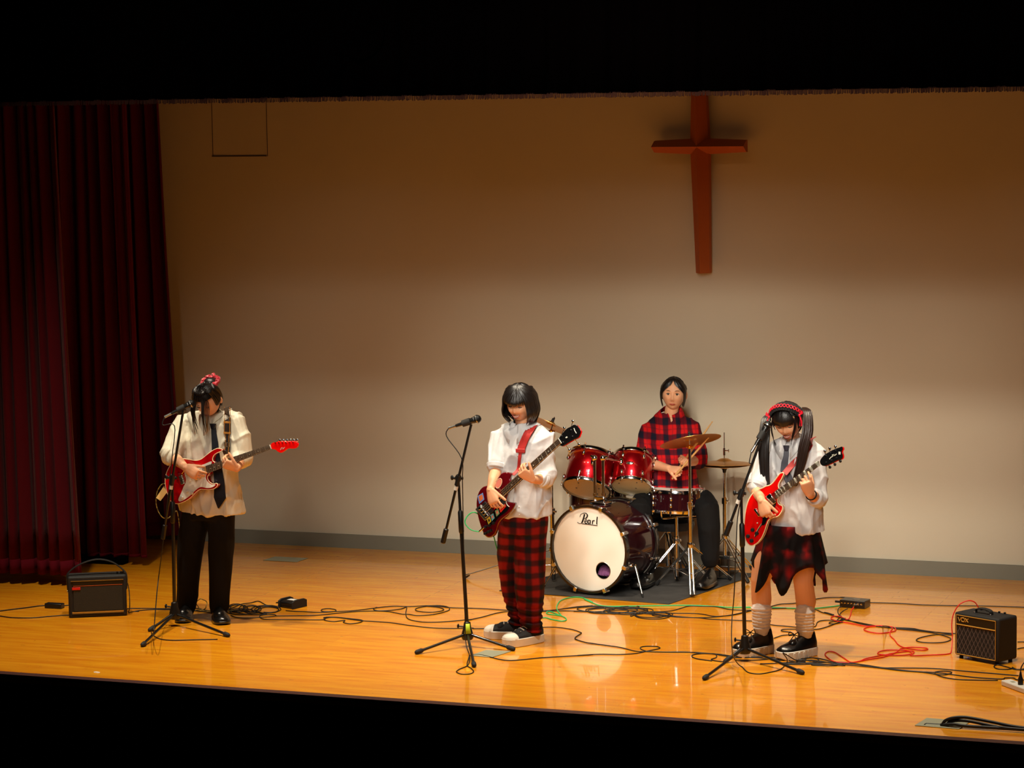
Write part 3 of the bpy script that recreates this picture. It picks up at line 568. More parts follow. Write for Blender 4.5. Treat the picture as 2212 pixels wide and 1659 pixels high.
for i in range(150):
    th = -math.pi+2*math.pi*i/150+rnd.uniform(-.02, .02); e = .018+.006*rnd.random()
    if abs(th) < .85: pts = [H.surf(.25+(th-.25)*t, .12+(1.13-.1*abs(th)+.06*rnd.random())*t, e+.004*t) for t in (0, .3, .55, .8, 1.0)]; pts.append(pts[-1]+H.U*(-.018)+H.F*(-.002)); lock(mb, pts, .0052)
    else:
        k = .082+.030*rnd.random()+(.03 if abs(th) > 2 else 0); pts = [H.surf(.25+(th-.25)*min(1, t*1.4), .12+1.45*t, e+.006*t) for t in (0, .25, .5, .75, 1.0)]; o_ = (pts[-1]-H.c); o_ -= H.U*o_.dot(H.U); q = pts[-1]
        dn = (H.U*-.6+V((0, 0, -.4))); pts += [q+dn*k*.45+o_*.06, q+dn*k*.85-o_*.10, q+dn*k*1.1-o_*(.32 if abs(th) < 2.2 else .1)]; lock(mb, pts, .0085)
part('hair', mb, 'hair_brown' if 0 else 'hair', BP, smooth=60)
for a, b, yy in (((1118, 1352), (1080, 1378), Y+.10), ((1148, 1362), (1104, 1396), Y)):
    h2, t = foot(a, yy, b, .275, .07); h = h2
    r = part('sneaker', MB().ell(h*.4+t*.6+V((0, 0, .07)), (.03, .05, .03)), 'canvas_black', BP); shoe(r, h2, t, .105, .078, .05, 'canvas_black', 'sole_white', laces='sole_white', toecap='sole_white')

# ============================================================ guitarist on the right
Y = 1.80; B = fl(1690, 1412); GR = person('person with twin tails, headband, plaid skirt and white leg warmers playing guitar', V((B.x, Y, 0)))
yaw = -.15; H = Head(at(1702, 909, Y-.08), .0, .50, -.10, smile=.6)
rowsGR = [(1712, 950, .058, .056, Y), (1713, 956, .105, .075, Y), (1714, 970, .160, .098, Y), (1714, 1000, .176, .112, Y), (1714, 1040, .168, .118, Y), (1718, 1085, .165, .125, Y), (1722, 1125, .160, .132, Y), (1724, 1146, .162, .134, Y)]
sl, el, wl = at(1666, 978, Y), at(1632, 1054, Y-.14), at(1645, 1082, Y-.245)
sr, er, wr = at(1762, 976, Y), at(1767, 1078, Y-.04), at(1748, 1066, Y-.22)
mb = MB(); torso(mb, rowsGR[1:], yaw, .80); limb(mb, [(at(1712, 956, Y), .046), (H.w(0, -.015, -.06), .045)]); H.mesh(mb)
limb(mb, [(sl, .045), (el, .037), (el*.6+wl*.4, .036), (wl, .023)]); limb(mb, [(sr, .045), (er, .036), (er*.6+wr*.4, .034), (wr, .022)])
limb(mb, [(at(1678, 1150, Y), .075), (at(1652, 1215, Y-.01), .075), (at(1643, 1252, Y-.02), .058), (at(1645, 1295, Y+.01), .060), (at(1644, 1340, Y), .042), (at(1646, 1368, Y), .034)], 18)
limb(mb, [(at(1732, 1150, Y), .09), (at(1735, 1210, Y), .078), (at(1735, 1255, Y-.01), .058), (at(1741, 1300, Y+.02), .060), (at(1738, 1345, Y), .042), (at(1740, 1372, Y), .034)], 18)
hand(mb, wl, at(1650, 1098, Y-.255)-wl, (.2, 1, -.1), (.95, -.1, .2), curls=[(.6, .9, .5), (.8, 1.0, .5), (.9, 1.0, .5), (.9, 1.0, .5)], thumb=(.5, .3))
hand(mb, wr, at(1741, 1040, Y-.27)-wr, (-.45, 1, -.1), (.6, .6, .1), curls=[(.2, .7, .5), (.8, 1.2, .6), (.9, 1.3, .7), (1.0, 1.3, .7)], thumb=(.4, .9), spread=.12)
skinmesh(GR, mb)
mb = MB(); torso(mb, rowsGR, yaw); limb(mb, [(at(1680, 976, Y), .07), (sl, .066), (sl*.5+el*.5, .066), (el*.92+sl*.08, .064)]); limb(mb, [(at(1752, 974, Y), .072), (sr, .066), (sr*.5+er*.5, .064), (er, .058)])
S3 = remesh(mb, .006, 3, folds(.013, 7, 16, 3)); sh = part('shirt', S3, 'shirt_white', GR, smooth=180); T3 = bvh(S3)
mb = MB(); mb.tube([el*.9+sl*.1, el*.97+wl*.03], [.067, .060], 18); part('rolled_cuff', mb, 'shirt_white', sh, bevel=.005)
mb = MB(); mb.tube([er*.86+wr*.14, er*.56+wr*.44], [.060, .048], 18); part('rolled_cuff', mb, 'shirt_white', sh, bevel=.005)
shirt_collar(sh, at(1712, 955, Y), yaw, 'shirt_white', T3, r=.058, h=.036, drop=.075)
tp = [hit(T3, a, b, .010) for a, b in ((1699, 968), (1698, 985), (1695, 1000), (1694, 1015), (1701, 1030), (1712, 1050))]
mb = MB(); strip(mb, tp, [.026, .032, .040, .046, .050, .052], V((.2, -1, 0)), .005); o = part('necktie', mb, mat('tie_grey', (52, 50, 62), .5), GR, bevel=.002)
mb = MB(); mb.loft([ring(tp[0]+V((0, -.006, z)), a, .010, -.1, 12, .6) for z, a in ((-.013, .011), (.004, .016), (.016, .019))]); part('tie_knot', mb, 'tie_grey', o)
mb = MB(); N = 20; pts = [er*.18+wr*.82+V((0, 0, 0)) for i in range(1)]; ax = (wr-er).normalized(); x, y_ = perp(ax); c = er*.22+wr*.78
mb.tube([c+x*.031*math.cos(2*math.pi*i/N)+y_*.031*math.sin(2*math.pi*i/N) for i in range(N)], .004, 6, loop=True); part('bracelet', mb, 'shoe_black', GR)
# skirt with a handkerchief hem
def skirt_pt(a, t):
    c = at(1709, 1130, Y)*(1-t)+at(1705, 1215, Y)*t; tips = max(math.exp(-(((a-q+math.pi) % (2*math.pi)-math.pi)/.30)**2) for q in (-.05, 1.42, 2.2, 4.0, 5.1))
    z = c.z-t**1.2*(.0+.165*tips)*1.0; r = .168+.052*t+.018*math.sin(9*a+1)*t+.012*math.sin(15*a)*t
    X = V((math.cos(yaw), math.sin(yaw), 0)); F = V((math.sin(yaw), -math.cos(yaw), 0)); p = c+X*(r*math.cos(a))+F*(r*.82*math.sin(a)); p.z = z; return p
mb = MB(); mb.loft([[skirt_pt(2*math.pi*j/96, t) for j in range(96)] for t in (0, .15, .3, .45, .6, .75, .88, 1)], 0, False); part('plaid_skirt', mb, 'plaid_skirt', GR, solid=.004, smooth=180)
mb = MB(); mb.loft([ring(at(1708, 1122, Y), .13, .10, yaw), ring(at(1708, 1165, Y), .15, .12, yaw), ring(at(1706, 1200, Y), .16, .12, yaw)]); part('underskirt', mb, 'lace_black', GR)
for a, b in (((1645, 1312), (1645, 1360)), ((1739, 1320), (1739, 1366))):
    p, q = at(*a, Y), at(*b, Y); mb = MB(); K = 46; pts = [p+(q-p)*(i/K) for i in range(K+1)]
    mb.tube(pts, [.060-.010*i/K+.0035*math.sin(i*.95)+.0015*math.sin(i*2.3) for i in range(K+1)], 24, round=True); me = remesh(mb, .004, 2, folds(.003, 8, 14, 6, (1, 1, 3.5))); part('leg_warmer', me, 'warmer', GR, smooth=180)
H.eyes(GR, False)
mb = MB(); cap(mb, H, lambda th, ph: ph < .98 or (abs(th) > .95 and ph < 1.75) or abs(th) > 1.8, .010); rnd = random.Random(12)
for i in range(34):
    th = -.80+1.6*i/33; pts = [H.surf(th*.4, .35, .013), H.surf(th*.8, .75, .017), H.surf(th, 1.1, .018), H.surf(th*1.02, 1.34+.05*rnd.random(), .014)]; lock(mb, pts, .0055)
for i in range(70):
    th = 1.0+(2*math.pi-2.0)*i/69; sd = 1 if th < math.pi else -1; pts = [H.surf(math.pi, .25+.02*i % 1.2, .012), H.surf(th, 1.0, .014), H.surf(sd*1.7, 1.1, .02)]; lock(mb, pts, .007)
for sd in (-1, 1):
    for q in range(5): a = H.surf(sd*(.82+.05*q), 1.1, .014); lock(mb, [a, a+V((sd*.006, -.014, -.05)), a+V((-sd*.004, -.02, -.10)), a+V((-sd*(.01+.004*q), -.01, -.155))], .0035)
hb = part('hair', mb, 'hair', GR, smooth=60)
for sd, path, wd in ((-1, [(1664, 893), (1655, 905), (1652, 940), (1650, 980), (1652, 1020), (1655, 1055), (1652, 1075)], .044), (1, [(1737, 880), (1744, 890), (1745, 930), (1737, 965), (1730, 1000), (1722, 1030), (1716, 1050)], .044)):
    mb = MB(); cen = [at(a, b, Y-.02-(.115 if i > 2 else .05*i)) for i, (a, b) in enumerate(path)]
    for q in range(130):
        u, v = rnd.uniform(-1, 1), rnd.uniform(-1, 1); kk = [.35, .8, 1, 1, .9, .75, .5]; pts = [c+V((u*wd*.62*k+rnd.uniform(-.002,.002), v*wd*.42*k, 0)) for c, k in zip(cen, kk)]; pts = pts[:rnd.choice((6, 7, 7))]; lock(mb, pts, .0034)
    part('twin_tail', mb, 'hair' if sd < 0 else 'hair_brown', hb, smooth=60)
# ruffled headband
mb = MB(); N = 60; rows = []
for t in (-1, -.55, 0, .55, 1):
    rows.append([H.surf(math.copysign(math.pi/2, a)+0, abs(a), 0) for a in [0]] and [])
    for i in range(N+1):
        a = -1.42+2.84*i/N; base_ph = .42; e = .024+(.008*math.sin(i*1.9) if abs(t) == 1 else .006*(1-abs(t)))
        x = H.A*1.16*math.sin(a); u = H.Cc*1.14*math.cos(a)*math.cos(base_ph*.9); f = H.B*.62*math.cos(a)*.75-.012
        rows[-1].append(H.w(x*(1+.10*(1-abs(t))), f+t*.042+(.004*math.sin(i*1.9) if abs(t) == 1 else 0)-.006, u+.012-.30*abs(t)*.045+e*.45))
mb.loft(rows, 0, False, False); hd = part('headband', mb, 'lace_black', GR, solid=.004, smooth=180)
mb = MB(); ptsA = []; ptsB = []
for i in range(0, 49):
    a = -1.25+2.5*i/48; x = H.A*1.16*math.sin(a)*1.12; u = H.Cc*1.14*math.cos(a)*math.cos(.38)+.028; f = H.B*.62*math.cos(a)*.75-.002; z = .010*math.sin(i*.85)
    ptsA.append(H.w(x, f+.004+z, u-z*.4)); ptsB.append(H.w(x, f+.004-z, u+z*.4))
mb.tube(ptsA, .0028, 6); mb.tube(ptsB, .0028, 6); part('ribbon_lacing', mb, 'ribbon_red', hd)
for sd in (-1, 1):
    c = H.w(sd*.092, .038, .060); mb = MB(); mb.ell(c, (.007, .007, .009))
    for dx, dz in ((.7, .7), (.4, -.9)): mb.loft([[c+V((0, -.004, .003)), c+V((0, .004, .003)), c+V((0, .004, -.003)), c+V((0, -.004, -.003))], [c+V((sd*dx*.022, -.008, dz*.024+.012)), c+V((sd*dx*.022, .008, dz*.024+.012)), c+V((sd*dx*.03, .008, dz*.03-.010)), c+V((sd*dx*.03, -.008, dz*.03-.010))]])
    for k in range(2): mb.tube(cr([c, c+V((sd*(.006+.008*k), -.008, -.03)), c+V((sd*(.002+.012*k), -.008, -.062))], 4), [.004]*5+[.006]*4, 6, flat=.3)
    part('red_bow', mb, 'ribbon_red', hd)
for a, b in (((1647, 1372), (1600, 1418)), ((1741, 1376), (1696, 1424))):
    h2, t = foot(a, Y, b, .27, .06); h = h2; d = (t-h2).normalized()
    r = part('platform_shoe', MB().ell(h*.4+t*.6+V((0, 0, .08)), (.03, .05, .03)), 'shoe_black', GR); shoe(r, h2, t, .105, .095, .05, 'shoe_black', 'sole_white', ridge=True)
    mb = MB(); c = h2+d*.15+V((0, 0, .135))
    for s_ in (-1, 1): mb.tube(cr([c, c+V((s_*.025, -.01, .018)), c+V((s_*.03, -.012, -.004)), c], 5), .0028, 6); mb.tube(cr([c, c+V((s_*.012, -.018, -.02)), c+V((s_*.02, -.03, -.035))], 4), .0028, 6)
    part('bow_lace', mb, 'shoe_black', r)

# ============================================================ drummer
Y = 4.02; B = at(1447, 1090, Y); DR = person('person in a red flannel shirt seated behind the drum kit, dark hair tied back', V((B.x, Y, 0)))
yaw = -.05; H = Head(at(1455, 851, Y-.03), .20, .06, .04, k=1.0)
rowsDR = [(1448, 893, .066, .060, Y), (1448, 899, .110, .080, Y), (1448, 912, .150, .100, Y), (1447, 940, .180, .118, Y), (1447, 980, .180, .125, Y), (1447, 1020, .185, .13, Y), (1450, 1058, .20, .14, Y)]
sl, el, wl = at(1404, 927, Y), at(1392, 998, Y-.06), at(1446, 1012, Y-.30)
sr, er, wr = at(1492, 923, Y), at(1508, 992, Y-.04), at(1487, 1000, Y-.22)
mb = MB(); torso(mb, rowsDR[1:], yaw, .86); limb(mb, [(at(1449, 905, Y), .050), (at(1451, 884, Y-.01), .046), (H.w(0, -.015, -.06), .045)]); H.mesh(mb)
limb(mb, [(sl, .045), (el, .038), (el*.6+wl*.4, .036), (wl, .024)]); limb(mb, [(sr, .045), (er, .038), (er*.6+wr*.4, .036), (wr, .024)])
limb(mb, [(at(1422, 1092, Y), .07), (at(1388, 1092, Y-.25), .06), (at(1381, 1100, Y-.37), .055), (at(1386, 1150, Y-.36), .045), (at(1400, 1228, Y-.35), .035)]); limb(mb, [(at(1480, 1090, Y), .07), (at(1520, 1088, Y-.20), .06), (at(1527, 1100, Y-.275), .055), (at(1532, 1140, Y-.28), .045), (at(1534, 1212, Y-.26), .035)])
hd1, hd2 = at(1470, 1016, Y-.34), at(1478, 990, Y-.28)
fist = [(1.2, 1.5, .9)]*4
hand(mb, wl, hd1-wl, (.0, .5, -1), (.3, -1, .2), curls=fist, thumb=(.5, .9)); hand(mb, wr, hd2-wr, (-.3, .4, -1), (.2, -1, .2), curls=fist, thumb=(.5, .9))
skinmesh(DR, mb)
mb = MB(); torso(mb, rowsDR, yaw); limb(mb, [(at(1418, 926, Y), .068), (sl, .066), (sl*.5+el*.5, .074), (el, .074)]); limb(mb, [(at(1480, 922, Y), .070), (sr, .066), (sr*.5+er*.5, .072), (er, .070)]); limb(mb, [(el, .07), (el*.75+wl*.25, .062)]); limb(mb, [(er, .066), (er*.8+wr*.2, .058)])
S4 = remesh(mb, .007, 3, folds(.007, 8, 18, 8)); tri = ((1437, 893), (1478, 893), (1456, 922))
def intri(q, a, b, c):
    f_ = lambda p, r, s_: (p[0]-s_[0])*(r[1]-s_[1])-(r[0]-s_[0])*(p[1]-s_[1]); d1, d2, d3 = f_(q, a, b), f_(q, b, c), f_(q, c, a); return not ((d1 < 0 or d2 < 0 or d3 < 0) and (d1 > 0 or d2 > 0 or d3 > 0))
kp = []
for f_ in S4.f:
    c = sum((S4.v[i] for i in f_), V())/len(f_)
    if not (c.y < Y-.02 and intri(proj(c), *tri)): kp.append(f_)
S4.f = kp; S4.mi = [0]*len(kp); sh = part('flannel_shirt', S4, 'flannel', DR, smooth=180, solid=.003); T4 = bvh(S4)
shirt_collar(sh, at(1448, 895, Y), yaw, 'flannel', T4, r=.066, h=.030, drop=.07, gap=.5, pitch=.5)
for q in (((1438, 896), (1447, 910), (1456, 925), (1456, 960), (1456, 1000), (1456, 1040)), ((1475, 896), (1466, 910), (1457, 925))):
    mb = MB(); strip(mb, [hit(T4, a, b, .004, Y-.08) for a, b in cr2(q, 3, False)], .036, V((.1, -1, .2)), .004); part('placket', mb, 'flannel', sh, smooth=60)
for q in ((1455, 940), (1455, 964), (1455, 992)):
    mb = MB(); c = hit(T4, *q, .003); mb.ell(c, (.005, .003, .005), n=10); part('button', mb, 'black_plastic', sh)
mb = MB(); mb.loft([ring(at(1448, 1062, Y), .15, .12, yaw), ring(at(1448, 1100, Y), .165, .15, yaw), ring(at(1448, 1112, Y), .15, .14, yaw)])
limb(mb, [(at(1422, 1092, Y), .100), (at(1388, 1092, Y-.25), .090), (at(1380, 1098, Y-.38), .082), (at(1386, 1150, Y-.36), .072), (at(1399, 1224, Y-.34), .06)]); limb(mb, [(at(1480, 1090, Y), .100), (at(1520, 1086, Y-.20), .092), (at(1528, 1098, Y-.28), .084), (at(1532, 1140, Y-.28), .076), (at(1534, 1206, Y-.26), .066)])
part('trousers', remesh(mb, .009, 3, folds(.006, 6, 12, 4, (1, 1, .4))), 'trouser_black', DR, smooth=180)
for c_ in (at(1400, 1232, Y-.36), at(1534, 1212, Y-.26)):
    c_.z = .02; r = part('shoe', MB().ell(c_+V((0, -.05, .05)), (.03, .05, .03)), 'shoe_black', DR); shoe(r, c_+V((0, .06, 0)), c_+V((-.03, -.19, 0)), .095, .085, .024, 'shoe_black', 'shoe_black')
H.eyes(DR, True, look=.0)
mb = MB(); cap(mb, H, lambda th, ph: (ph < .55+.12*abs(th)) or (abs(th) > .62 and ph < .60+abs(th)*.72) or abs(th) > 1.9, .009); rnd = random.Random(21)
for i in range(90):
    th = -math.pi+2*math.pi*i/90
    if abs(th) < .15: continue
    lim = min(1.7, .75+.75*abs(th)) if abs(th) < 1.5 else 1.9; pts = [H.surf(.02*math.copysign(1, th)+(th-.0)*t, .10+(lim-.10)*t, .012+.003*rnd.random()) for t in (.0, .35, .65, 1)]; lock(mb, pts, .006)
for sd in (-1, 1):
    for q in range(12):
        u = q/11; a = H.surf(sd*.04, .30, .012); b = H.surf(sd*(.62+.2*u), .82, .016); c = H.surf(sd*(.90+.25*u), 1.30, .018); e = H.surf(sd*(.98+.25*u), 1.80, .018)
        lock(mb, [a, b, c, e, e+V((-sd*.012, -.004, -.030-.025*rnd.random()))], .0072)
mb.ell(H.w(0, -.115, -.02), (.04, .035, .045)); part('hair', mb, 'hair', DR, smooth=60)
# ------------------------------------------------------------------ guitars
def over(T, P, dx, n=6, step=.035, off=.008):
    out = []
    for k in range(1, n+1):
        x, y = P.x+dx*k*step, P.y+k*step; h = T.ray_cast(V((x, y, 2.2)), V((0, 0, -1)))
        if h[0] is None or h[0].z < P.z-.25: break
        out.append(h[0]+V((0, 0, off)))
    return out
def NR(f): return [f]*((nf-2)*3)+[f+(V((0, -.15, 1))-f)*(i/6.0) for i in range(7)]+[V((0, -.15, 1))]*60
def mid(a, b, t=.5): return (a[0]+(b[0]-a[0])*t, a[1]+(b[1]-a[1])*t)
def outl(pl, pts, off=0.0, sub=5): return [pl.p(x, y, off) for x, y in cr2(pts, sub)]
def neck(root, pl, e0, e1, n0, n1, frets, nstr, off, inlays, fb='rosewood', back='maple', edge='binding', depth=.018, tail=None, isz=1.0, tailw=None, bridge_off=.016, nut_w=.0):
    """e0,e1: upper and lower fretboard corner at the body; n0,n1 at the nut"""
    A0, A1, B0, B1 = pl.p(*e0, off), pl.p(*e1, off), pl.p(*n0, off), pl.p(*n1, off); n = pl.n
    mb = MB(); rings = []
    for t in (-.10, .5, 1.0):
        a, b = A0+(B0-A0)*t, A1+(B1-A1)*t; c = (a+b)/2; h = (a-b)/2; rings.append([c+h*math.cos(q)-n*(.005+depth*max(0, math.sin(q))) for q in [math.pi*i/8 for i in range(9)]])
    mb.loft(rings); nk = part('neck', mb, back, root)
    mb = MB(); mb.prism([A0-n*.006, A1-n*.006, B1-n*.006, B0-n*.006], n*.006); part('fretboard', mb, fb, nk)
    L = (B0-A0).length; S = L/(1-2**(-frets/12.0))/1.0
    for k in range(0, frets):
        d = S*(1-2**(-(k)/12.0)); t = 1-d/L*1.0
        if t < 0: break
        a, b = A0+(B0-A0)*t, A1+(B1-A1)*t; part('nut' if k == 0 else 'fret', MB().tube([a+n*.0012, b+n*.0012], .0026 if k == 0 else .0016, 5), 'white_plastic' if k == 0 else 'string', nk)
    for k in inlays:
        d = S*(1-.5*(2**(-(k-1)/12.0)+2**(-k/12.0))); d = S*(1-(2**(-(k-1)/12.0)+2**(-k/12.0))/2); t = 1-d/L
        if t < 0: continue
        c = (A0+(B0-A0)*t+A1+(B1-A1)*t)/2; part('inlay', (MB().ell(c+n*.0006, (.0038, .0015, .0038), n=10) if isz == 1 else MB().box(c+n*.0004, (S*(2**(-(k-1)/12.0)-2**(-k/12.0))*.34, (A0-A1).length*.36, .0008), ((B0-A0).normalized(), n.cross((B0-A0).normalized()), n))), 'pearl_inlay', nk)
    if tail:
        T0, T1 = pl.p(*tail[0], bridge_off), pl.p(*tail[1], bridge_off)
        for i in range(nstr):
            u = (i+.6)/(nstr+.2); a = T0+(T1-T0)*u; b = B0+(B1-B0)*(.1+.8*i/(nstr-1))+n*.003
            r_ = (.0011-.0001*i) if nstr == 6 else .0018; part('string', MB().tube([a, b], r_, 4), 'string', root)
    return (A0+A1)/2, (B0+B1)/2
def knob(root, pl, q, off, m='ink', r=.010, h=.012):
    c = pl.p(*q, off); part('knob', MB().lathe([(0, h), (r*.8, h), (r, h*.8), (r*1.1, 0)], c, pl.n, 14), m, root)
def tuner(hd, pl, post, btn, off, mb_='chrome'):
    a, b = pl.p(*post, off), pl.p(*btn, -.004); mb = MB(); mb.cyl(a-pl.n*.012, a+pl.n*.007, .0042, .0038, 10); mb.cyl(a-pl.n*.006, b, .0022, n=6)
    mb.ell(b, (.0085, .004, .0095), n=10); part('tuner', mb, mb_, hd)
def ptag(*q): return q
# ---- red guitar with a white pickguard (left)
z1 = crop(320, 930, .12056); z2 = crop(280, 770, .18083)
PL = Plane(at(400, 1040, 1.615), (.02, -1, .10)); o = V(PL.p(400, 1040)); GG = thing('electric_guitar', 'red electric guitar with white pickguard and cream edge, held by the left guitarist', 'guitar', V((o.x, o.y+.02, o.z)))
body = z1([(1330, 345), (1255, 320), (1180, 345), (1110, 390), (1040, 445), (960, 508), (900, 532), (830, 537), (740, 522), (640, 508), (560, 515), (480, 550), (410, 610), (355, 700), (318, 800), (305, 900), (312, 990), (328, 1070), (352, 1150), (385, 1230), (430, 1285), (500, 1310), (570, 1300), (650, 1270), (730, 1222), (800, 1160), (865, 1095), (930, 1052), (1020, 1055), (1100, 1055), (1180, 1040), (1230, 1000), (1240, 965), (1220, 948), (1160, 958), (1100, 925), (1065, 870), (1062, 820), (1090, 780), (1190, 590), (1160, 550), (1153, 500), (1180, 440), (1235, 400), (1295, 372)])
mb = MB(); P = outl(PL, body, 0, 4); mb.prism(P, -PL.n*.042); bd = part('body', mb, 'guitar_red', GG, bevel=.007, smooth=50)
mb = MB(); mb.tube([p-PL.n*.0025 for p in outl(PL, body, 0, 4)], .0032, 6, loop=True); part('edge_binding', mb, 'binding', bd)
pg = z1([(1130, 553), (1060, 580), (950, 622), (800, 645), (700, 660), (655, 720), (665, 800), (685, 880), (670, 950), (640, 1005), (600, 1110), (550, 1220), (556, 1265), (600, 1265), (680, 1220), (760, 1160), (840, 1082), (905, 1030), (960, 1012), (1060, 1030), (1140, 1020), (1195, 990), (1205, 965), (1150, 970), (1090, 938), (1045, 875), (1040, 800), (1135, 600)])
mb = MB(); mb.prism(outl(PL, pg, .0015, 3), PL.n*.0025); part('pickguard', mb, 'pickguard_white', GG, smooth=50)
A, Bn = neck(GG, PL, (445.5, 1006.4), (448.4, 1023.6), (583.6, 960.6), (587.2, 969.4), 21, 6, .009, (3, 5, 7, 9, 12, 15, 17, 19), tail=(z1([(600, 790)])[0], z1([(640, 945)])[0]))
mb = MB(); bx = PL.p(*z1([(612, 880)])[0], .006); ax1 = (Bn-A).normalized(); ax2 = PL.n.cross(ax1); mb.box(bx, (.014, .029, .006), (ax1, ax2, PL.n)); br = part('bridge', mb, 'chrome', GG, bevel=.002)
for i in range(6): part('saddle', MB().box(bx+ax2*(.0245-.0098*i)+PL.n*.008, (.010, .0036, .004), (ax1, ax2, PL.n)), 'steel', br, bevel=.001)
for q in (z1([(850, 800)])[0], z1([(735, 838)])[0], z1([(960, 760)])[0]):
    mb = MB(); c = PL.p(*q, .006); mb.box(c, (.0085, .030, .004), (ax1, ax2, PL.n)); part('pickup', mb, 'pickguard_white', GG, bevel=.003)
for q in z1([(705, 1090), (612, 1205), (790, 1120)]): knob(GG, PL, q, .003, 'white_plastic')
mb = MB(); mb.tube([bx+ax2*.028, bx+ax2*.05+ax1*.05+PL.n*.02], .0025, 6); part('tremolo_arm', mb, 'chrome', br)
hs = z2([(1690, 1052), (1720, 1028), (1800, 1018), (1900, 1018), (1970, 1015), (2010, 1030), (2018, 1060), (1992, 1095), (1950, 1102), (1900, 1100), (1860, 1125), (1820, 1150), (1780, 1142), (1740, 1112), (1700, 1104)])
mb = MB(); mb.prism(outl(PL, hs, .004, 4), -PL.n*.014); hd = part('headstock', mb, 'guitar_cherry', GG, bevel=.002, smooth=50)
for i in range(6): tuner(hd, PL, z2([(1748+42*i, 1031-1*i)])[0], z2([(1790+42*i, 1000)])[0], .006)
mb = MB(); mb.tube([PL.p(*q, .0055) for q in z2([(1805, 1118), (1818, 1090), (1828, 1085), (1822, 1110), (1840, 1088), (1838, 1108), (1858, 1082)])], .0012, 4); part('script_mark', mb, 'white_plastic', hd)
# strap over the shoulder
sp = [PL.p(*z1([(1335, 350)])[0], -.02)]+[hit(T1, x, y, .012) for x, y in ((489, 985), (491, 960), (491, 935), (491, 912), (492, 893), (491, 880))]
top = sp[-1]; nf = len(sp); sp += over(T1, top, 0, step=.02, n=4)
mb = MB(); strip(mb, cr([sp[0]]+sp[1:], 3), [.030]*9+[.046]*39, NR(V((.1, -1, .3))), .004); st = part('strap', mb, 'strap_leather', GG, bevel=.001)
for sd in (-1, 1):
    mb = MB(); pts = cr(sp[1:7], 3); mb.tube([p+V((sd*(.012 if i < 6 else .019), -.004, .001)) for i, p in enumerate(pts)], .0022, 5); part('stitched_edge', mb, 'strap_stitch', st)
for q in (3, 4): mb = MB(); mb.box(sp[q]+V((0, -.004, 0)), (.024, .003, .006)); part('strap_keeper', mb, 'strap_stitch', st, bevel=.001)
c = sp[2]+V((0, -.006, 0)); mb = MB(); mb.tube([c+V((a*.018, 0, b*.013)) for a, b in ((-1, -1), (1, -1), (1, 1), (-1, 1))], .003, 6, loop=True); mb.tube([c+V((0, -.002, -.013)), c+V((0, -.004, .014))], .0022, 6); part('buckle', mb, 'chrome', st)
# ---- dark red bass guitar (middle)
z1 = crop(1000, 1010, .09646); z2 = crop(980, 800, .18083)
PL = Plane(at(1070, 1090, 1.49), (.02, -1, .08)); o = PL.p(1070, 1090); BG = thing('bass_guitar', 'dark red bass guitar covered in stickers, held by the middle player', 'guitar', V((o.x, o.y+.02, o.z)))
body = z1([(1090, 150), (1050, 115), (950, 105), (865, 130), (810, 190), (765, 255), (720, 315), (650, 370), (560, 400), (450, 435), (380, 500), (330, 600), (305, 720), (298, 850), (315, 1000), (345, 1150), (385, 1290), (430, 1420), (485, 1520), (560, 1572), (640, 1560), (710, 1500), (750, 1410), (780, 1300), (830, 1210), (900, 1140), (990, 1075), (1070, 1000), (1140, 900), (1165, 800), (1070, 780), (1000, 760), (975, 700), (1020, 560), (1075, 330), (1060, 240)])
mb = MB(); mb.prism(outl(PL, body, 0, 4), -PL.n*.040); bd = part('body', mb, 'guitar_wine', BG, bevel=.012, smooth=50, seg=3)
pg = z1([(870, 560), (960, 690), (975, 770), (1000, 830), (1042, 878), (1015, 940), (950, 1012), (870, 1066), (800, 1116), (750, 1182), (715, 1235), (640, 1280), (560, 1290), (530, 1180), (600, 1100), (700, 960), (690, 820), (760, 690)])
mb = MB(); mb.prism(outl(PL, pg, .0012, 3), PL.n*.0022); part('pickguard', mb, 'pickguard_black', BG)
mb = MB(); mb.tube([PL.p(*q, .004) for q in cr2(z1([(968, 740), (975, 790), (1000, 840), (1042, 878)]), 4, False)], .0025, 5); part('pickguard_edge', mb, 'white_plastic', BG)
A, Bn = neck(BG, PL, z1([(866, 500)])[0], z1([(905, 685)])[0], (1207.4, 946.6), (1214.6, 957.4), 20, 4, .012, (3, 5, 7, 9, 12, 15), back='guitar_wine', depth=.02, tail=(z1([(425, 885)])[0], z1([(520, 1040)])[0]))
ax1 = (Bn-A).normalized(); ax2 = PL.n.cross(ax1); bx = PL.p(*z1([(455, 1010)])[0], .007)
mb = MB(); mb.box(bx, (.022, .046, .006), (ax1, ax2, PL.n)); br = part('bridge', mb, 'steel', BG, bevel=.003)
for i in range(4): part('saddle', MB().box(bx+ax2*(.030-.02*i)+ax1*.006+PL.n*.009, (.010, .007, .005), (ax1, ax2, PL.n)), 'chrome', br, bevel=.002)
for q, h in ((z1([(560, 900)])[0], .04), (z1([(840, 700)])[0], .042)): mb = MB(); mb.box(PL.p(*q, .006), (.014, h, .006), (ax1, ax2, PL.n)); part('pickup', mb, 'ink', BG, bevel=.003)
def sticker(quad, m, lab): mb = MB(); mb.prism([PL.p(*q, .0040) for q in z1(quad)], PL.n*.0008); return part('sticker', mb, m, BG, lab)
mat('st_blue', (110, 150, 220), .5); mat('st_orange', (226, 120, 60), .5); mat('st_red', (224, 24, 16), .5); mat('st_green', (130, 160, 110), .5); mat('st_teal', (110, 180, 190), .5); mat('st_yellow', (226, 196, 40), .5); mat('st_pink', (232, 130, 110), .5)
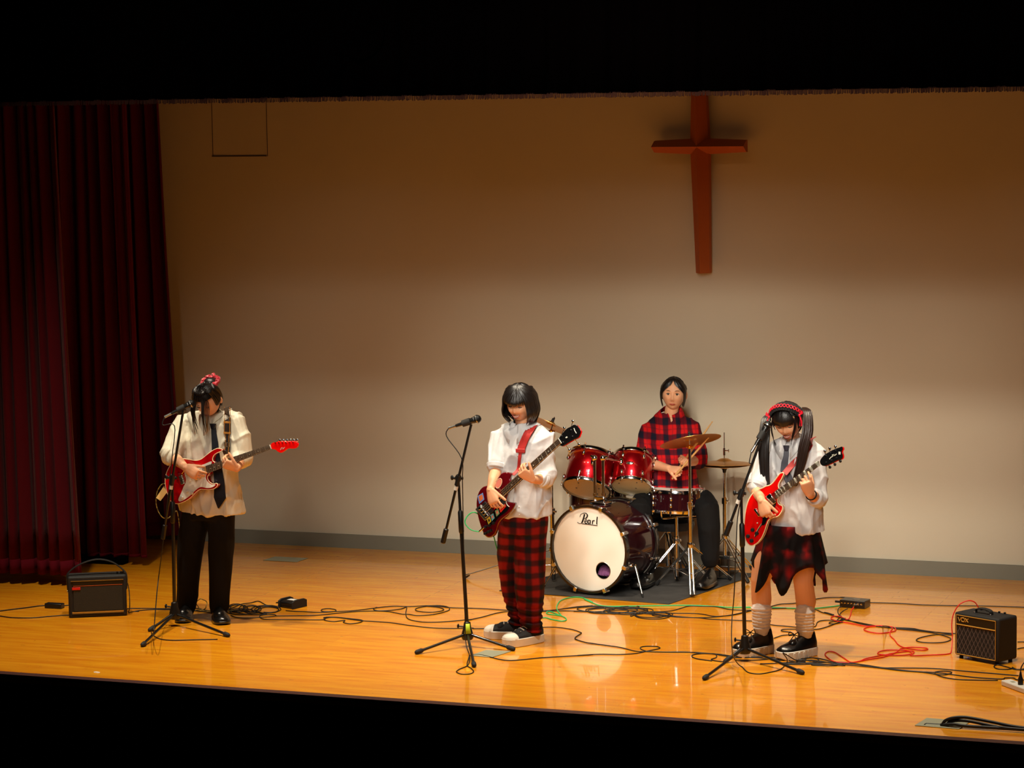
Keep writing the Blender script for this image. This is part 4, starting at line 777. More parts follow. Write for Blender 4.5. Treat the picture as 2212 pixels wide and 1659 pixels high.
mb = MB(); mb.prism([PL.p(*q, .0012) for q in z1([(328, 640), (448, 562), (482, 715), (368, 815)])], PL.n*.0008); sk = part('sticker', mb, 'st_blue', BG, 'blue and orange sticker')
mb = MB(); mb.prism([PL.p(*q, .0021) for q in z1([(355, 645), (435, 600), (455, 700), (380, 760)])], PL.n*.0006); part('picture', mb, 'st_orange', sk)
sticker([(690, 830), (755, 725), (800, 850), (705, 945)], 'st_red', 'plain red sticker')
sk = sticker([(805, 885), (935, 770), (972, 870), (850, 1008)], 'st_red', 'red sticker with white letters')
for q in ((850, 915), (920, 850)):
    mb = MB(); c = [z1([(q[0]+a, q[1]+b)])[0] for a, b in ((-14, 26), (-6, -26), (16, -20), (14, 0), (-8, 4), (16, 24))]; mb.tube([PL.p(*p, .0055) for p in c], .0013, 4); part('letter', mb, 'white_plastic', sk)
for quad, m, inn, lab in (([(722, 970), (790, 912), (825, 1030), (757, 1098)], 'st_green', 'st_pink', 'green square sticker'), ([(625, 1062), (685, 1020), (715, 1130), (652, 1200)], 'st_teal', 'st_pink', 'light blue sticker'), ([(540, 1140), (610, 1092), (640, 1205), (572, 1278)], 'st_yellow', 'ink', 'yellow sticker')):
    sk = sticker(quad, m, lab); cxx = sum(a for a, b in quad)/4; cyy = sum(b for a, b in quad)/4
    mb = MB(); mb.prism([PL.p(*q, .0050) for q in z1([(cxx+(a-cxx)*.45, cyy+(b-cyy)*.45) for a, b in quad])], PL.n*.0006); part('picture', mb, inn, sk)
q = z1([(805+70*math.cos(a)-20*math.sin(a), 352+110*math.sin(a)-16*math.cos(a)) for a in [2*math.pi*i/20 for i in range(20)]]); mb = MB(); mb.prism([PL.p(*p, .001) for p in q], PL.n*.0008); sk = part('sticker', mb, 'st_pink', BG, 'oval pink sticker'); mb = MB(); mb.tube([PL.p(*p, .002) for p in q], .0014, 4, loop=True); part('sticker_rim', mb, 'binding', sk)
for q in z1([(515, 1325), (600, 1295), (690, 1245), (505, 1478), (575, 1440), (630, 1412)]): knob(BG, PL, q, .001, 'black_plastic', .009, .014)
mb = MB(); j = PL.p(*z1([(470, 1345)])[0], .006); mb.cyl(j, j+ax1*-.035+PL.n*.004, .006, .005, 10); part('jack_plug', mb, 'chrome', BG); BASSJACK = j-ax1*.036+PL.n*.004
hs = z2([(1245, 835), (1285, 775), (1350, 700), (1400, 672), (1440, 648), (1475, 658), (1500, 688), (1520, 728), (1510, 765), (1492, 800), (1430, 832), (1350, 880), (1300, 906), (1262, 890), (1235, 880)])
mb = MB(); mb.prism(outl(PL, hs, .006, 4), -PL.n*.012); hd = part('headstock', mb, 'pickguard_black', BG, bevel=.002, smooth=50)
mb = MB(); mb.prism(outl(PL, [(x+1.5, y+.8) for x, y in hs], -.0065, 4), -PL.n*.008); part('headstock_back', mb, 'guitar_cherry', hd, smooth=50)
for a, b in (((1290, 785), (1318, 690)), ((1400, 712), (1420, 608)), ((1308, 858), (1378, 950)), ((1418, 787), (1492, 885))): tuner(hd, PL, z2([a])[0], z2([b])[0], .008)
mb = MB(); mb.tube([PL.p(*q, .0075) for q in z2([(1440, 690), (1446, 705), (1452, 722), (1462, 738), (1470, 752)])], .0025, 4); mb.tube([PL.p(*q, .0075) for q in z2([(1345, 805), (1362, 795)])], .004, 5); part('headstock_marks', mb, 'pearl_inlay', hd)
sp = [PL.p(*z1([(1090, 170)])[0], -.02)]+[hit(T2, x, y, .012) for x, y in z2([(770, 1180), (785, 1060), (800, 960), (830, 870), (880, 760), (930, 690), (975, 650)])]
top = sp[-1]; nf = len(sp); sp += over(T2, top, 0, step=.02, n=9)
mb = MB(); strip(mb, cr(sp, 3), [.020]*9+[.050]*42, NR(V((-.1, -1, .3))), .004); st = part('strap', mb, 'strap_red', BG, bevel=.001)
mb = MB(); mb.box(sp[3]+V((0, -.004, 0)), (.030, .004, .012)); part('strap_end', mb, 'strap_red', st, bevel=.003)
# ---- bright red semi-hollow guitar (right)
z1 = crop(1590, 1030, .10852); z2 = crop(1560, 830, .18083)
PL = Plane(at(1660, 1100, 1.585), (.02, -1, .08)); o = PL.p(1660, 1100); RG = thing('electric_guitar', 'bright red hollow-body guitar with black pickguard, held by the twin-tailed player', 'guitar', V((o.x, o.y+.02, o.z)))
body = z1([(948, -60), (925, -78), (880, -68), (820, 0), (740, 110), (665, 168), (600, 185), (540, 215), (460, 250), (380, 290), (320, 345), (255, 450), (205, 600), (172, 800), (160, 1000), (165, 1150), (188, 1255), (230, 1330), (290, 1368), (360, 1358), (440, 1300), (510, 1210), (560, 1100), (600, 980), (640, 872), (700, 822), (790, 800), (850, 770), (900, 700), (926, 625), (912, 575), (860, 552), (828, 500), (835, 420), (850, 240), (838, 180), (862, 110), (905, 40)])
mb = MB(); mb.prism(outl(PL, body, 0, 4), -PL.n*.044); bd = part('body', mb, 'guitar_cherry', RG, bevel=.004, smooth=50)
sd_ = outl(PL, body, 0, 4)
for off in (-.002, -.042): mb = MB(); mb.tube([p+PL.n*off for p in sd_], .0034, 6, loop=True); part('edge_binding', mb, 'binding', bd)
mb = MB(); n_ = len(sd_); mb.loft([[p+PL.n*-.006 for p in sd_], [p+PL.n*-.038 for p in sd_]], 0, False); mb.v = [p+(p-PL.p(1640, 1120, -.02)).normalized()*.0012 for p in mb.v]; part('side_wall', mb, 'cherry_side', bd)
pg = z1([(800, 470), (785, 590), (725, 680), (625, 850), (580, 945), (530, 960), (515, 930), (535, 850), (540, 700), (600, 590), (690, 530)])
mb = MB(); mb.prism(outl(PL, pg, .006, 3), PL.n*.003); part('pickguard', mb, 'pickguard_black', RG)
mb = MB(); fh = z1([(520, 935), (490, 940), (465, 1000), (430, 1060), (395, 1130), (372, 1180), (385, 1205), (405, 1170), (440, 1080), (480, 1010), (515, 965)]); mb.prism(outl(PL, fh, .0008, 3), PL.n*.0012); part('sound_hole', mb, 'ink', RG)
mb = MB(); mb.tube([PL.p(*q, .002) for q in z1([(508, 930), (470, 985), (430, 1050), (385, 1130), (368, 1185)])], .0016, 5); part('sound_hole_edge', mb, 'binding', RG)
A, Bn = neck(RG, PL, z1([(778, 288)])[0], z1([(792, 446)])[0], (1769.4, 994.6), (1772.9, 1004.4), 22, 6, .010, (1, 3, 5, 7, 9, 12, 15, 17, 19, 21), back='cherry_side', isz=2, tail=(z1([(400, 640)])[0], z1([(470, 790)])[0]))
ax1 = (Bn-A).normalized(); ax2 = PL.n.cross(ax1)
for q, w_, nm in (((425, 710), .026, 'tailpiece'), ((535, 650), .024, 'bridge')): mb = MB(); mb.box(PL.p(*z1([q])[0], .010), (.006, w_, .005), (ax1, ax2, PL.n)); part(nm, mb, 'chrome', RG, bevel=.002)
for q in ((590, 590), (700, 450)): mb = MB(); mb.box(PL.p(*z1([q])[0], .006), (.017, .032, .004), (ax1, ax2, PL.n)); part('pickup', mb, 'chrome' if q[0] > 650 else 'steel', RG, bevel=.003)
for q in z1([(332, 1055), (415, 1125), (240, 1182), (312, 1272)]): knob(RG, PL, q, .001, 'black_plastic', .011, .014)
mb = MB(); mb.ell(PL.p(*z1([(428, 920)])[0], .006), (.004, .008, .004)); part('toggle_switch', mb, 'white_plastic', RG)
for i, q in enumerate(((745, 235), (832, 200), (905, 165), (980, 135), (1060, 95), (1130, 60))): pass
hs = z2([(1172, 912), (1200, 868), (1240, 832), (1330, 782), (1400, 755), (1432, 745), (1442, 775), (1428, 805), (1440, 850), (1432, 888), (1370, 912), (1290, 952), (1225, 976), (1185, 962)])
mb = MB(); mb.prism(outl(PL, hs, .006, 4), -PL.n*.012); hd = part('headstock', mb, 'pickguard_black', RG, bevel=.002, smooth=50)
mb = MB(); mb.prism(outl(PL, [(x+2.4, y+.8) for x, y in hs], -.0065, 4), -PL.n*.007); part('headstock_back', mb, 'guitar_cherry', hd, smooth=50)
for a, b in (((1235, 850), (1225, 800)), ((1290, 820), (1283, 770)), ((1355, 790), (1350, 745)), ((1245, 930), (1285, 992)), ((1308, 905), (1345, 960)), ((1368, 878), (1410, 920))): tuner(hd, PL, z2([a])[0], z2([b])[0], .008, 'chrome' if b[1] < 850 else 'black_metal')
mb = MB(); mb.tube([PL.p(*q, .0075) for q in z2([(1285, 895), (1305, 870), (1320, 865), (1318, 845), (1345, 835), (1325, 860), (1350, 850), (1370, 832)])], .0022, 4); mb.box(PL.p(*z2([(1405, 822)])[0], .0072), (.006, .0012, .008)); part('headstock_marks', mb, 'pearl_inlay', hd)
sp = [PL.p(*z1([(935, -50)])[0], -.03)]+[hit(T3, x, y, .006) for x, y in ((1712, 1003), (1732, 985), (1746, 967), (1753, 954), (1757, 946))]
top = sp[-1]; nf = len(sp); sp += over(T3, top, 0, step=.02, n=3)
mb = MB(); strip(mb, cr(sp, 3), .036, NR(V((-.1, -1, .3))), .004); part('strap', mb, 'strap_red', RG, bevel=.001)
# ------------------------------------------------------------------ drum kit
G = 'drum kit around the seated drummer'
mb = MB(); cs = [fl(1078, 1277), fl(1445, 1306), fl(1640, 1241)]; cs.append(cs[0]+cs[2]-cs[1]); P = [p+V((0, 0, .001)) for p in cs]
DM = solo('drum_mat', MB().prism(P, (0, 0, .005)), 'mat_rubber', 'dark grey rubber mat on the floor under the drum kit', 'mat', bevel=.002)
MZ = .007
def drum(name, label, cat, c, a, r, L, shell, lugs, hoop='chrome', head='drum_head', bottom='drum_clear', legs=None, lugm='chrome', rods=True, rot0=.2, badge=None, bass=False):
    c, a = V(c), V(a).normalized(); x, y = perp(a); root = thing(name, label, cat, c, G)
    mb = MB(); mb.lathe([(r*.985, .004), (r, .006), (r, L-.006), (r*.985, L-.004)], c, a, 56); mb.lathe([(r*.94, L-.004), (r*.94, .004)], c, a, 40); sh = part('shell', mb, shell, root, smooth=50)
    for t, m, nm in ((0, bottom, 'bottom_head'), (L, head, 'top_head')):
        if bass and t == 0: continue
        s_ = 1 if t else -1; mb = MB(); mb.lathe([(0, t+.002*s_), (r*.9, t+.002*s_), (r*.985, t+.001*s_), (r*1.01, t-.008*s_)], c, a, 48); hd = part(nm if not bass else 'back_head', mb, m, root, smooth=60)
        w = .013 if bass else .006; hh = .02 if bass else .012; mb = MB(); mb.lathe([(r*1.02, t-hh*s_), (r*1.02+w, t-hh*s_), (r*1.02+w, t+hh*.75*s_), (r*1.02+w*.6, t+hh*s_), (r*1.02, t+hh*.9*s_), (r*1.02, t-hh*s_)], c, a, 56); part('hoop', mb, hoop, hd, smooth=50)
    for i in range(lugs):
        q = rot0+2*math.pi*i/lugs; d = x*math.cos(q)+y*math.sin(q); tg = a.cross(d)
        for t0, t1 in ((0, .045), (L, L-.045)):
            mb = MB(); p = c+a*t1+d*(r+.008); mb.ell(p, (.011, .019, .010), (tg, a, d), 10); lg = part('lug', mb, lugm, root)
            sg = 1 if t0 else -1
            if rods: e = c+a*(t0+.016*sg)+d*(r+.014); mb = MB(); mb.cyl(p+d*.004, e, .003, n=8); mb.cyl(e-a*.004*sg, e+a*.008*sg, .0052, n=8); mb.box(c+a*(t0+.002*sg)+d*(r+.013), (.008, .006, .006), (tg, a, d)); part('tension_rod', mb, lugm, lg)
    return root, x, y
# bass drum, resonant head towards the audience
fx = V((-.215, -.977, 0)); ax = -fx; r = .278; b0 = fl(1272, 1288); C0 = V((b0.x, 3.27, r+.028+MZ)); L = .40
BD, x, y = drum('bass_drum', 'wine red bass drum with white lettered front head facing the audience', 'drum', C0, ax, r, L, 'drum_dark', 8, 'drum_hoop', 'drum_head', rot0=.35, bass=True, lugm='chrome')
# front head with a port hole
hx = V((.977, -.215, 0)); hz = V((0, 0, 1)); F0 = C0+fx*.003
pc = (.105, -.135); pr = .055; N = 48; mb = MB()
def P2(u, v, o=0.0): return F0+hx*u+hz*v+fx*o
inner = [(pc[0]+pr*math.cos(2*math.pi*i/N), pc[1]+pr*math.sin(2*math.pi*i/N)) for i in range(N)]
def rayout(i, k=1.0):
    a = 2*math.pi*i/N; dx, dz = math.cos(a), math.sin(a); bq = pc[0]*dx+pc[1]*dz; cq = pc[0]**2+pc[1]**2-(r*k)**2; t = -bq+math.sqrt(bq*bq-cq); return (pc[0]+dx*t, pc[1]+dz*t)
outer = [rayout(i) for i in range(N)]
mb.loft([[P2(*q) for q in inner], [P2(*[a+(b-a)*.5 for a, b in zip(p, q)]) for p, q in zip(inner, outer)], [P2(*q) for q in outer], [P2(*q, -.012) for q in outer]], 0, False); fh = part('front_head', mb, 'drum_head', BD, 'white front head with black lettering')
mb = MB(); mb.tube([P2(*q, .001) for q in inner], .0022, 6, loop=True); part('port_ring', mb, 'steel', fh)
w_ = .013; hh = .02; mb = MB(); mb.lathe([(r*1.0, -.004), (r*1.01, -hh), (r*1.02+w_, -hh), (r*1.02+w_, hh*.9), (r*1.02, hh*.9)], C0+ax*0, ax, 64); part('hoop', mb, 'drum_hoop', fh, smooth=50)
mb = MB(); rnd = random.Random(2)
for i in range(7): mb.tube(cr([C0+ax*.10+hx*(.02+.018*i)+hz*-.19, C0+ax*.12+hx*(.035+.016*i)+hz*(-.150+rnd.uniform(-.012, .010)), C0+ax*.14+hx*(.04+.014*i)+hz*-.19], 5), .022, 8)
solo('purple_towel', mb, 'cloth_purple', 'crumpled purple towel inside the bass drum, seen through its port hole', 'towel')
# lettering
def ribbon(mb, pts, wid, o=.002, sub=6):
    q = cr2(pts, sub, False); n = len(q); mb.loft([[P2(a[0]+s_*(w*.5)*nx, a[1]+s_*(w*.5)*nz, o+e) for s_, e in ((-1, 0), (1, 0), (1, .0012), (-1, .0012))] for a, w, nx, nz in [(q[i], wid[min(len(wid)-1, int(i*len(wid)/n))], -(q[min(i+1, n-1)][1]-q[max(i-1, 0)][1])/max(1e-6, math.hypot(q[min(i+1, n-1)][0]-q[max(i-1, 0)][0], q[min(i+1, n-1)][1]-q[max(i-1, 0)][1])), (q[min(i+1, n-1)][0]-q[max(i-1, 0)][0])/max(1e-6, math.hypot(q[min(i+1, n-1)][0]-q[max(i-1, 0)][0], q[min(i+1, n-1)][1]-q[max(i-1, 0)][1]))) for i in range(n)]])
Z = lambda L_: [((a-615)*.000598, .278-(b-402)*.000555) for a, b in L_]
for nm, strokes in (('letter_p', (([(560, 485), (548, 530), (532, 575), (515, 600)], [.011]*3+[.006]), ([(515, 600), (490, 602), (465, 590)], [.003]), ([(500, 525), (508, 495), (535, 478), (570, 472), (592, 485), (594, 510), (575, 535), (548, 542)], [.003, .003, .004, .006, .010, .009, .004]))),
                    ('letter_e', (([(562, 572), (588, 570), (586, 552), (572, 552), (562, 572), (568, 592), (586, 594), (596, 584)], [.004, .005, .004, .007, .006, .004]),)),
                    ('letter_a', (([(630, 556), (612, 552), (602, 574), (612, 594), (628, 584)], [.007, .008, .006]), ([(634, 552), (631, 575), (634, 596)], [.008]))),
                    ('letter_r', (([(664, 552), (660, 596)], [.008]), ([(662, 570), (676, 553), (688, 558)], [.005, .007]))),
                    ('letter_l', (([(724, 504), (718, 550), (716, 594)], [.008]), ([(716, 592), (724, 596)], [.005]))),
                    ('underline', (([(525, 602), (625, 606), (725, 610)], [.0045]),))):
    mb = MB()
    for pts, wd in strokes: ribbon(mb, Z(pts), wd)
    part(nm, mb, 'ink', fh)
for i in range(8):                     # claw hooks
    q = .35+2*math.pi*i/8
    d = x*math.cos(q)+y*math.sin(q); tg = ax.cross(d)
    for t in (-.004, L+.004):
        mb = MB(); mb.box(C0+ax*t+d*(r+.026), (.012, .024, .006), (tg, ax, d)); mb.box(C0+ax*(t+(-.022 if t < 0 else .022))+d*(r+.014), (.012, .005, .012), (tg, ax, d)); part('claw_hook', mb, 'chrome', BD, bevel=.002)
# spurs and the tom mount
for u, foot in ((1, fl(1389, 1291, MZ)), (-1, C0+fx*-.05-hx*.40-V((0, 0, C0.z-MZ)))):
    s0 = C0+ax*.10+hx*(u*r*.93)+hz*-.105; mb = MB(); mb.ell(s0, (.022, .022, .016)); mb.cyl(s0-hx*u*.01, s0+hx*u*.035, .011); sp_ = part('spur', mb, 'chrome', BD)
    k = s0+hx*u*.03; mb = MB(); mb.cyl(k, k+(foot-k)*.55, .0085, n=12); mb.cyl(k+(foot-k)*.5, foot+(k-foot).normalized()*.02, .0055, n=10); part('spur_leg', mb, 'chrome', sp_); part('rubber_foot', MB().cyl(foot+(k-foot).normalized()*.025, foot+V((0, 0, .001)), .009, .004, 10), 'rubber', sp_)
tm = C0+ax*.15+hz*(r-.004)
mb = MB(); mb.box(tm+hz*.012, (.062, .045, .012), (hx, ax, hz)); mb.box(tm+hz*.038, (.040, .024, .022), (hx, ax, hz)); mt = part('tom_mount', mb, 'chrome', BD, bevel=.006)
posts = []
for px in (1285.5, 1303.5):
    base = at(px, 1082, tm.y); tp_ = at(px-1.0, 990, tm.y); base.z = tm.z+.03; mb = MB(); mb.cyl(base, tp_, .0105, n=14); pl_ = part('tom_post', mb, 'chrome', BD); mb = MB(); c_ = at(px, 1068, tm.y); mb.cyl(c_-V((0, 0, .008)), c_+V((0, 0, .008)), .017, n=14); part('memory_lock', mb, 'chrome', pl_)
    mb = MB(); mb.ell(tp_, (.02, .02, .022)); mb.cyl(tp_, tp_+hx*(.03 if px > 1290 else -.03)+V((0, .01, .012)), .009); part('ball_clamp', mb, 'chrome', pl_); posts.append(tp_)
# rack toms
cB1, aT1 = at(1267, 1055, 3.63), RT*.20+UP*.88+FW*.42
T1d, *_ = drum('rack_tom', 'larger red tom over the left side of the bass drum', 'drum', cB1, aT1, .158, .235, 'drum_red', 6, rot0=.5)
cB2, aT2 = at(1363.8, 1049.5, 3.68), RT*.10+UP*.89+FW*.44
T2d, *_ = drum('rack_tom', 'smaller red tom nearest the drummer with an oval badge', 'drum', cB2, aT2, .132, .215, 'drum_red', 6, rot0=.15)
for root_, cB, aT, r_, L_, spots_ in ((T1d, cB1, aT1, .158, .235, ((495, 1395), (472, 1455), (740, 1465), (722, 1525))), (T2d, cB2, aT2, .132, .215, ((980, 1398), (1192, 1392), (1182, 1458)))):
    pl_ = Plane(cB, aT)
    for q in spots_:
        X_, Y_ = crop(1160, 790, .18083)([q])[0]; c_ = pl_.p(X_, Y_, -.003); mb = MB(); mb.lathe([(0, 0), (.006, 0), (.006, -.001)], c_, aT, 14); part('head_mark', mb, 'dot_grey', root_)
    d = (-FW-aT.normalized()*(-FW).dot(aT.normalized())).normalized(); sx_ = aT.normalized().cross(d)
    q = aT.normalized()*L_*.5+(d*math.cos(.22 if r_ < .14 else -.7)-sx_*math.sin(.22 if r_ < .14 else -.7)*1)*(r_+.002)
    if r_ < .14:
        o_ = cB+q; nn = (q-aT.normalized()*L_*.5).normalized(); tt = nn.cross(aT.normalized()); mb = MB(); mb.ell(o_, (.026, .004, .012), (tt, nn, aT.normalized()), 20); bg = part('badge', mb, 'chrome', root_, 'oval chrome badge')
        for k in (-1, 0, 1): part('badge_mark', MB().ell(o_+tt*.011*k+nn*.0035, (.003, .0015, .006), (tt, nn, aT.normalized()), 8), 'ink', bg)
for cB, aT, r_, L_, po, rt in ((cB1, aT1, .158, .235, posts[0], T1d), (cB2, aT2, .132, .215, posts[1], T2d)):
    pl_ = cB+aT.normalized()*L_*.55; d = (po-pl_); d -= aT.normalized()*d.dot(aT.normalized()); d.normalize(); e = pl_+d*(r_+.01); mb = MB(); mb.ell(e, (.016, .016, .028), (d.cross(aT.normalized()), d, aT.normalized())); mb.cyl(e, po+(e-po)*.1, .008, n=12); part('mount_arm', mb, 'chrome', rt)
# floor tom, mostly hidden
ft = at(1292, 1200, 3.98); ft.z = .26
FT, *_ = drum('floor_tom', 'dark floor tom standing behind the bass drum', 'drum', ft, (0, 0, 1), .198, .38, 'drum_dark', 6, rot0=.9)
for k in range(3):
    a = .5+2*math.pi*k/3; d = V((math.cos(a), math.sin(a), 0)); mb = MB(); mb.cyl(ft+d*.214+V((0, 0, .2)), V((ft.x, ft.y, .02))+d*.225, .006, n=10); part('leg', mb, 'chrome', FT); part('rubber_foot', MB().ell(V((ft.x, ft.y, .020))+d*.225, (.013, .013, .013)), 'rubber', FT)
# snare
sc = at(1460, 1101, 3.80); SN, *_ = drum('snare_drum', 'dark snare drum on its stand in front of the drummer', 'drum', sc, (0.02, .05, 1), .178, .135, 'drum_dark', 8, rot0=.1)
mb = MB(); q = at(1508, 1068, 3.74); mb.box(q, (.016, .010, .035)); part('strainer', mb, 'chrome', SN, bevel=.003)
mb = MB()
pB = [at(X_, Y_, 0) for X_, Y_ in ()]
def tripod(root, apex, base, feet, pole_r=.0125, double=True, m='chrome', foot='rubber'):
    """apex: collar where the legs start; base: lower end of the centre tube; feet: points on the floor"""
    apex = V(apex); base = V(base)
    for f in feet:
        f = V(f); d = (f-apex); side = V((-d.y, d.x, 0)).normalized()
        mb = MB()
        for s_ in ((-1, 1) if double else (0,)): mb.tube([apex+side*s_*.010, f+side*s_*.012+V((0, 0, .018))], .006 if double else .009, 8, flat=.6 if double else 1)
        lg = part('leg', mb, m, root)
        mid_ = apex+d*.55; mb = MB(); mb.tube([base, mid_], .005, 8, flat=.6); mb.cyl(mid_-side*.016, mid_+side*.016, .005, n=8); part('brace', mb, m, lg)
        fd = d.normalized(); part('rubber_foot', MB().tube([f-fd*.035+V((0, 0, .014)), f-fd*.012+V((0, 0, .012)), f+V((0, 0, .011))], [.009, .013, .012], 10, round=False), foot, lg)
    mb = MB(); mb.lathe([(pole_r, -.018), (.022, -.016), (.024, 0), (.022, .016), (pole_r, .018)], apex, (0, 0, 1), 16); mb.cyl(apex, apex+V((.03, -.01, .004)), .005, n=8); mb.ell(apex+V((.034, -.011, .005)), (.004, .012, .008)); part('collar', mb, m, root)
def collar(root, c, r=.018, m='chrome'): mb = MB(); c = V(c); mb.lathe([(.008, -.024), (r, -.022), (r, .018), (.010, .026)], c, (0, 0, 1), 16); mb.cyl(c, c+V((.028, -.014, .0)), .0045, n=8); mb.ell(c+V((.034, -.017, 0)), (.004, .013, .008)); return part('wing_collar', mb, m, root)
def cymbal(root, c, n, r, name='cymbal', bell=.2, dome=.012):
    mb = MB(); pr_ = [(0, dome+.020), (r*bell*.5, dome+.017), (r*bell*.9, dome+.006), (r*bell*1.05, dome)]+[(r*(bell*1.05+(1-bell*1.05)*t), dome*(1-t**1.6)) for t in (.1, .25, .4, .55, .7, .85, 1)]
    mb.lathe(pr_+[(a, b-.0018) for a, b in reversed(pr_)], c, n, 64); return part(name, mb, 'cymbal', root, smooth=60)
def f_cym(n, L, b):
    tc = n.new('ShaderNodeTexCoord'); t = n.new('ShaderNodeTexNoise'); t.inputs['Scale'].default_value = 14; L.new(tc.outputs['Object'], t.inputs[0])
    L.new(MX(n, L, t.outputs[0], lin((206, 148, 70)), lin((186, 128, 60))), b.inputs['Base Color']); b.inputs['Metallic'].default_value = .85
nodemat('cymbal', f_cym, rough=.34)
# snare stand
a0 = at(1461, 1178, 3.80); sx = V((a0.x, 3.80, 0)); SS = thing('snare_stand', 'chrome snare stand holding the dark snare drum', 'drum stand', V((sx.x, sx.y, MZ)), G)
mb = MB(); mb.cyl((sx.x, 3.80, .06), (sx.x, 3.80, sc.z-.05), .012, n=14); part('pole', mb, 'chrome', SS); collar(SS, (sx.x, 3.80, at(1461, 1165, 3.80).z))
for k in range(3):
    a = .3+2*math.pi*k/3; d = V((math.cos(a), math.sin(a), 0)); mb = MB(); mb.tube(cr([(sx.x, 3.80, sc.z-.05), V((sx.x, 3.80, sc.z-.045))+d*.10, V((sx.x, 3.80, sc.z-.03))+d*.19, V((sx.x, 3.80, sc.z+.02))+d*.202], 4), .006, 8); part('basket_arm', mb, 'chrome', SS)
tripod(SS, (sx.x, 3.80, .30), (sx.x, 3.80, .10), [V((sx.x-.20, 3.62, MZ)), V((sx.x+.26, 3.78, MZ)), V((sx.x-.05, 4.05, MZ))])
# drum throne
tx = at(1437, 1150, 4.0).x; TH = thing('drum_throne', 'black padded drum throne under the drummer', 'stool', V((tx, 4.05, MZ)), G)
mb = MB(); zt = at(1447, 1112, 4.05).z-.075; mb.lathe([(0, .045), (.12, .045), (.155, .035), (.16, .01), (.15, -.02), (0, -.02)], (tx+.03, 4.05, zt), (0, 0, 1), 32); part('seat', mb, 'seat_black', TH)
mb = MB(); mb.cyl((tx, 4.05, .08), (tx, 4.05, zt-.02), .013); part('pole', mb, 'chrome', TH); tripod(TH, (tx, 4.05, .33), (tx, 4.05, .12), [V((tx-.22, 3.95, MZ)), V((tx+.12, 3.88, MZ)), V((tx+.08, 4.27, MZ))])
# bass drum pedal
pp = C0+ax*(L+.02); PD = thing('bass_drum_pedal', 'chrome kick pedal clamped behind the bass drum', 'pedal', V((pp.x, pp.y, MZ)), G)
part('base_plate', MB().box(pp+ax*.12+V((0, 0, MZ+.004-pp.z)), (.05, .16, .003), (hx, ax, hz)), 'steel', PD); part('footboard', MB().box(pp+ax*.13+V((0, 0, .055+MZ-pp.z)), (.038, .14, .004), (hx, (ax-hz*.2).normalized(), (hz+ax*.2).normalized())), 'steel', PD, bevel=.002)
for s_ in (-1, 1): part('post', MB().cyl(pp+hx*.06*s_+V((0, 0, MZ-pp.z+.005)), pp+hx*.06*s_+V((0, 0, .20-pp.z)), .008), 'chrome', PD)
part('beater', MB().cyl(pp+V((0, 0, .19-pp.z)), pp+ax*.03+V((0, 0, .36-pp.z)), .004).ell(pp+ax*.03+V((0, 0, .37-pp.z)), (.022, .022, .028)), 'rubber', PD)
# crash cymbal in front of the drummer
cy = 3.42; f0 = fl(1496, 1290, MZ); cb = at(1491.5, 1235, f0.y+.22); cY = cb.y; X0 = cb.x
CS = thing('cymbal_stand', 'chrome cymbal stand with a tilted crash cymbal in front of the drummer', 'cymbal stand', V((X0, cY, MZ)), G)
def zat(px, py, Y_): return at(px, py, Y_).z
top = at(1491, 948, cY)
part('lower_tube', MB().cyl((X0, cY, zat(1492, 1250, cY)), (X0, cY, zat(1491, 1098, cY)), .0145, n=16), 'chrome', CS); part('upper_tube', MB().cyl((X0, cY, zat(1491, 1098, cY)), (X0, cY, top.z-.05), .0095, n=14), 'chrome', CS); collar(CS, (X0, cY, zat(1491, 1092, cY)), .021)
tz = top.z; mb = MB(); mb.ell((X0, cY, tz-.055), (.016, .016, .016)); mb.cyl((X0-.02, cY, tz-.055), (X0+.028, cY-.01, tz-.052), .007); part('tilter', mb, 'gold', CS)
cn = (UP*.96+FW*.20-RT*.16).normalized(); mb = MB(); mb.cyl((X0, cY, tz-.05), top+cn*.05, .0035, n=8); part('rod', mb, 'chrome', CS); part('felt', MB().cyl(top+cn*.018, top+cn*.036, .012, .010), 'rubber', CS); part('wing_nut', MB().ell(top+cn*.043, (.010, .010, .006)), 'black_plastic', CS); cymbal(CS, top-cn*.016, cn, .205)
tripod(CS, (X0, cY, zat(1490, 1177, cY)), (X0, cY, zat(1492, 1245, cY)), [f0, fl(1578, 1254, MZ), fl(1419, 1265, MZ)])
# hi-hat
hb = fl(1566, 1248, MZ); HY = hb.y; X0 = at(1565.5, 1120, HY).x
HH = thing('hi_hat', 'chrome hi-hat stand with a pair of closed cymbals beside the drummer', 'cymbal stand', V((X0, HY, MZ)), G)
part('lower_tube', MB().cyl((X0, HY, zat(1566, 1205, HY)), (X0, HY, zat(1565, 1085, HY)), .014, n=16), 'chrome', HH); part('upper_tube', MB().cyl((X0, HY, zat(1565, 1085, HY)), (X0, HY, zat(1565, 1008, HY)), .0105, n=14), 'chrome', HH); collar(HH, (X0, HY, zat(1566, 1081, HY)), .021)
part('pull_rod', MB().cyl((X0, HY, zat(1565, 1010, HY)), (X0, HY, zat(1565, 934, HY)), .0035, n=8), 'chrome', HH); part('cup', MB().lathe([(.010, -.05), (.014, -.03), (.026, -.012), (.026, 0), (.008, 0)], (X0, HY, zat(1565, 1006, HY)), (0, 0, 1), 18), 'black_plastic', HH)
zc = zat(1565, 1002, HY); cymbal(HH, (X0, HY, zc), (0, .06, 1), .182, 'top_cymbal', .3, .020); cymbal(HH, (X0, HY, zc-.004), (0, .0, -1), .182, 'bottom_cymbal', .3, .010)
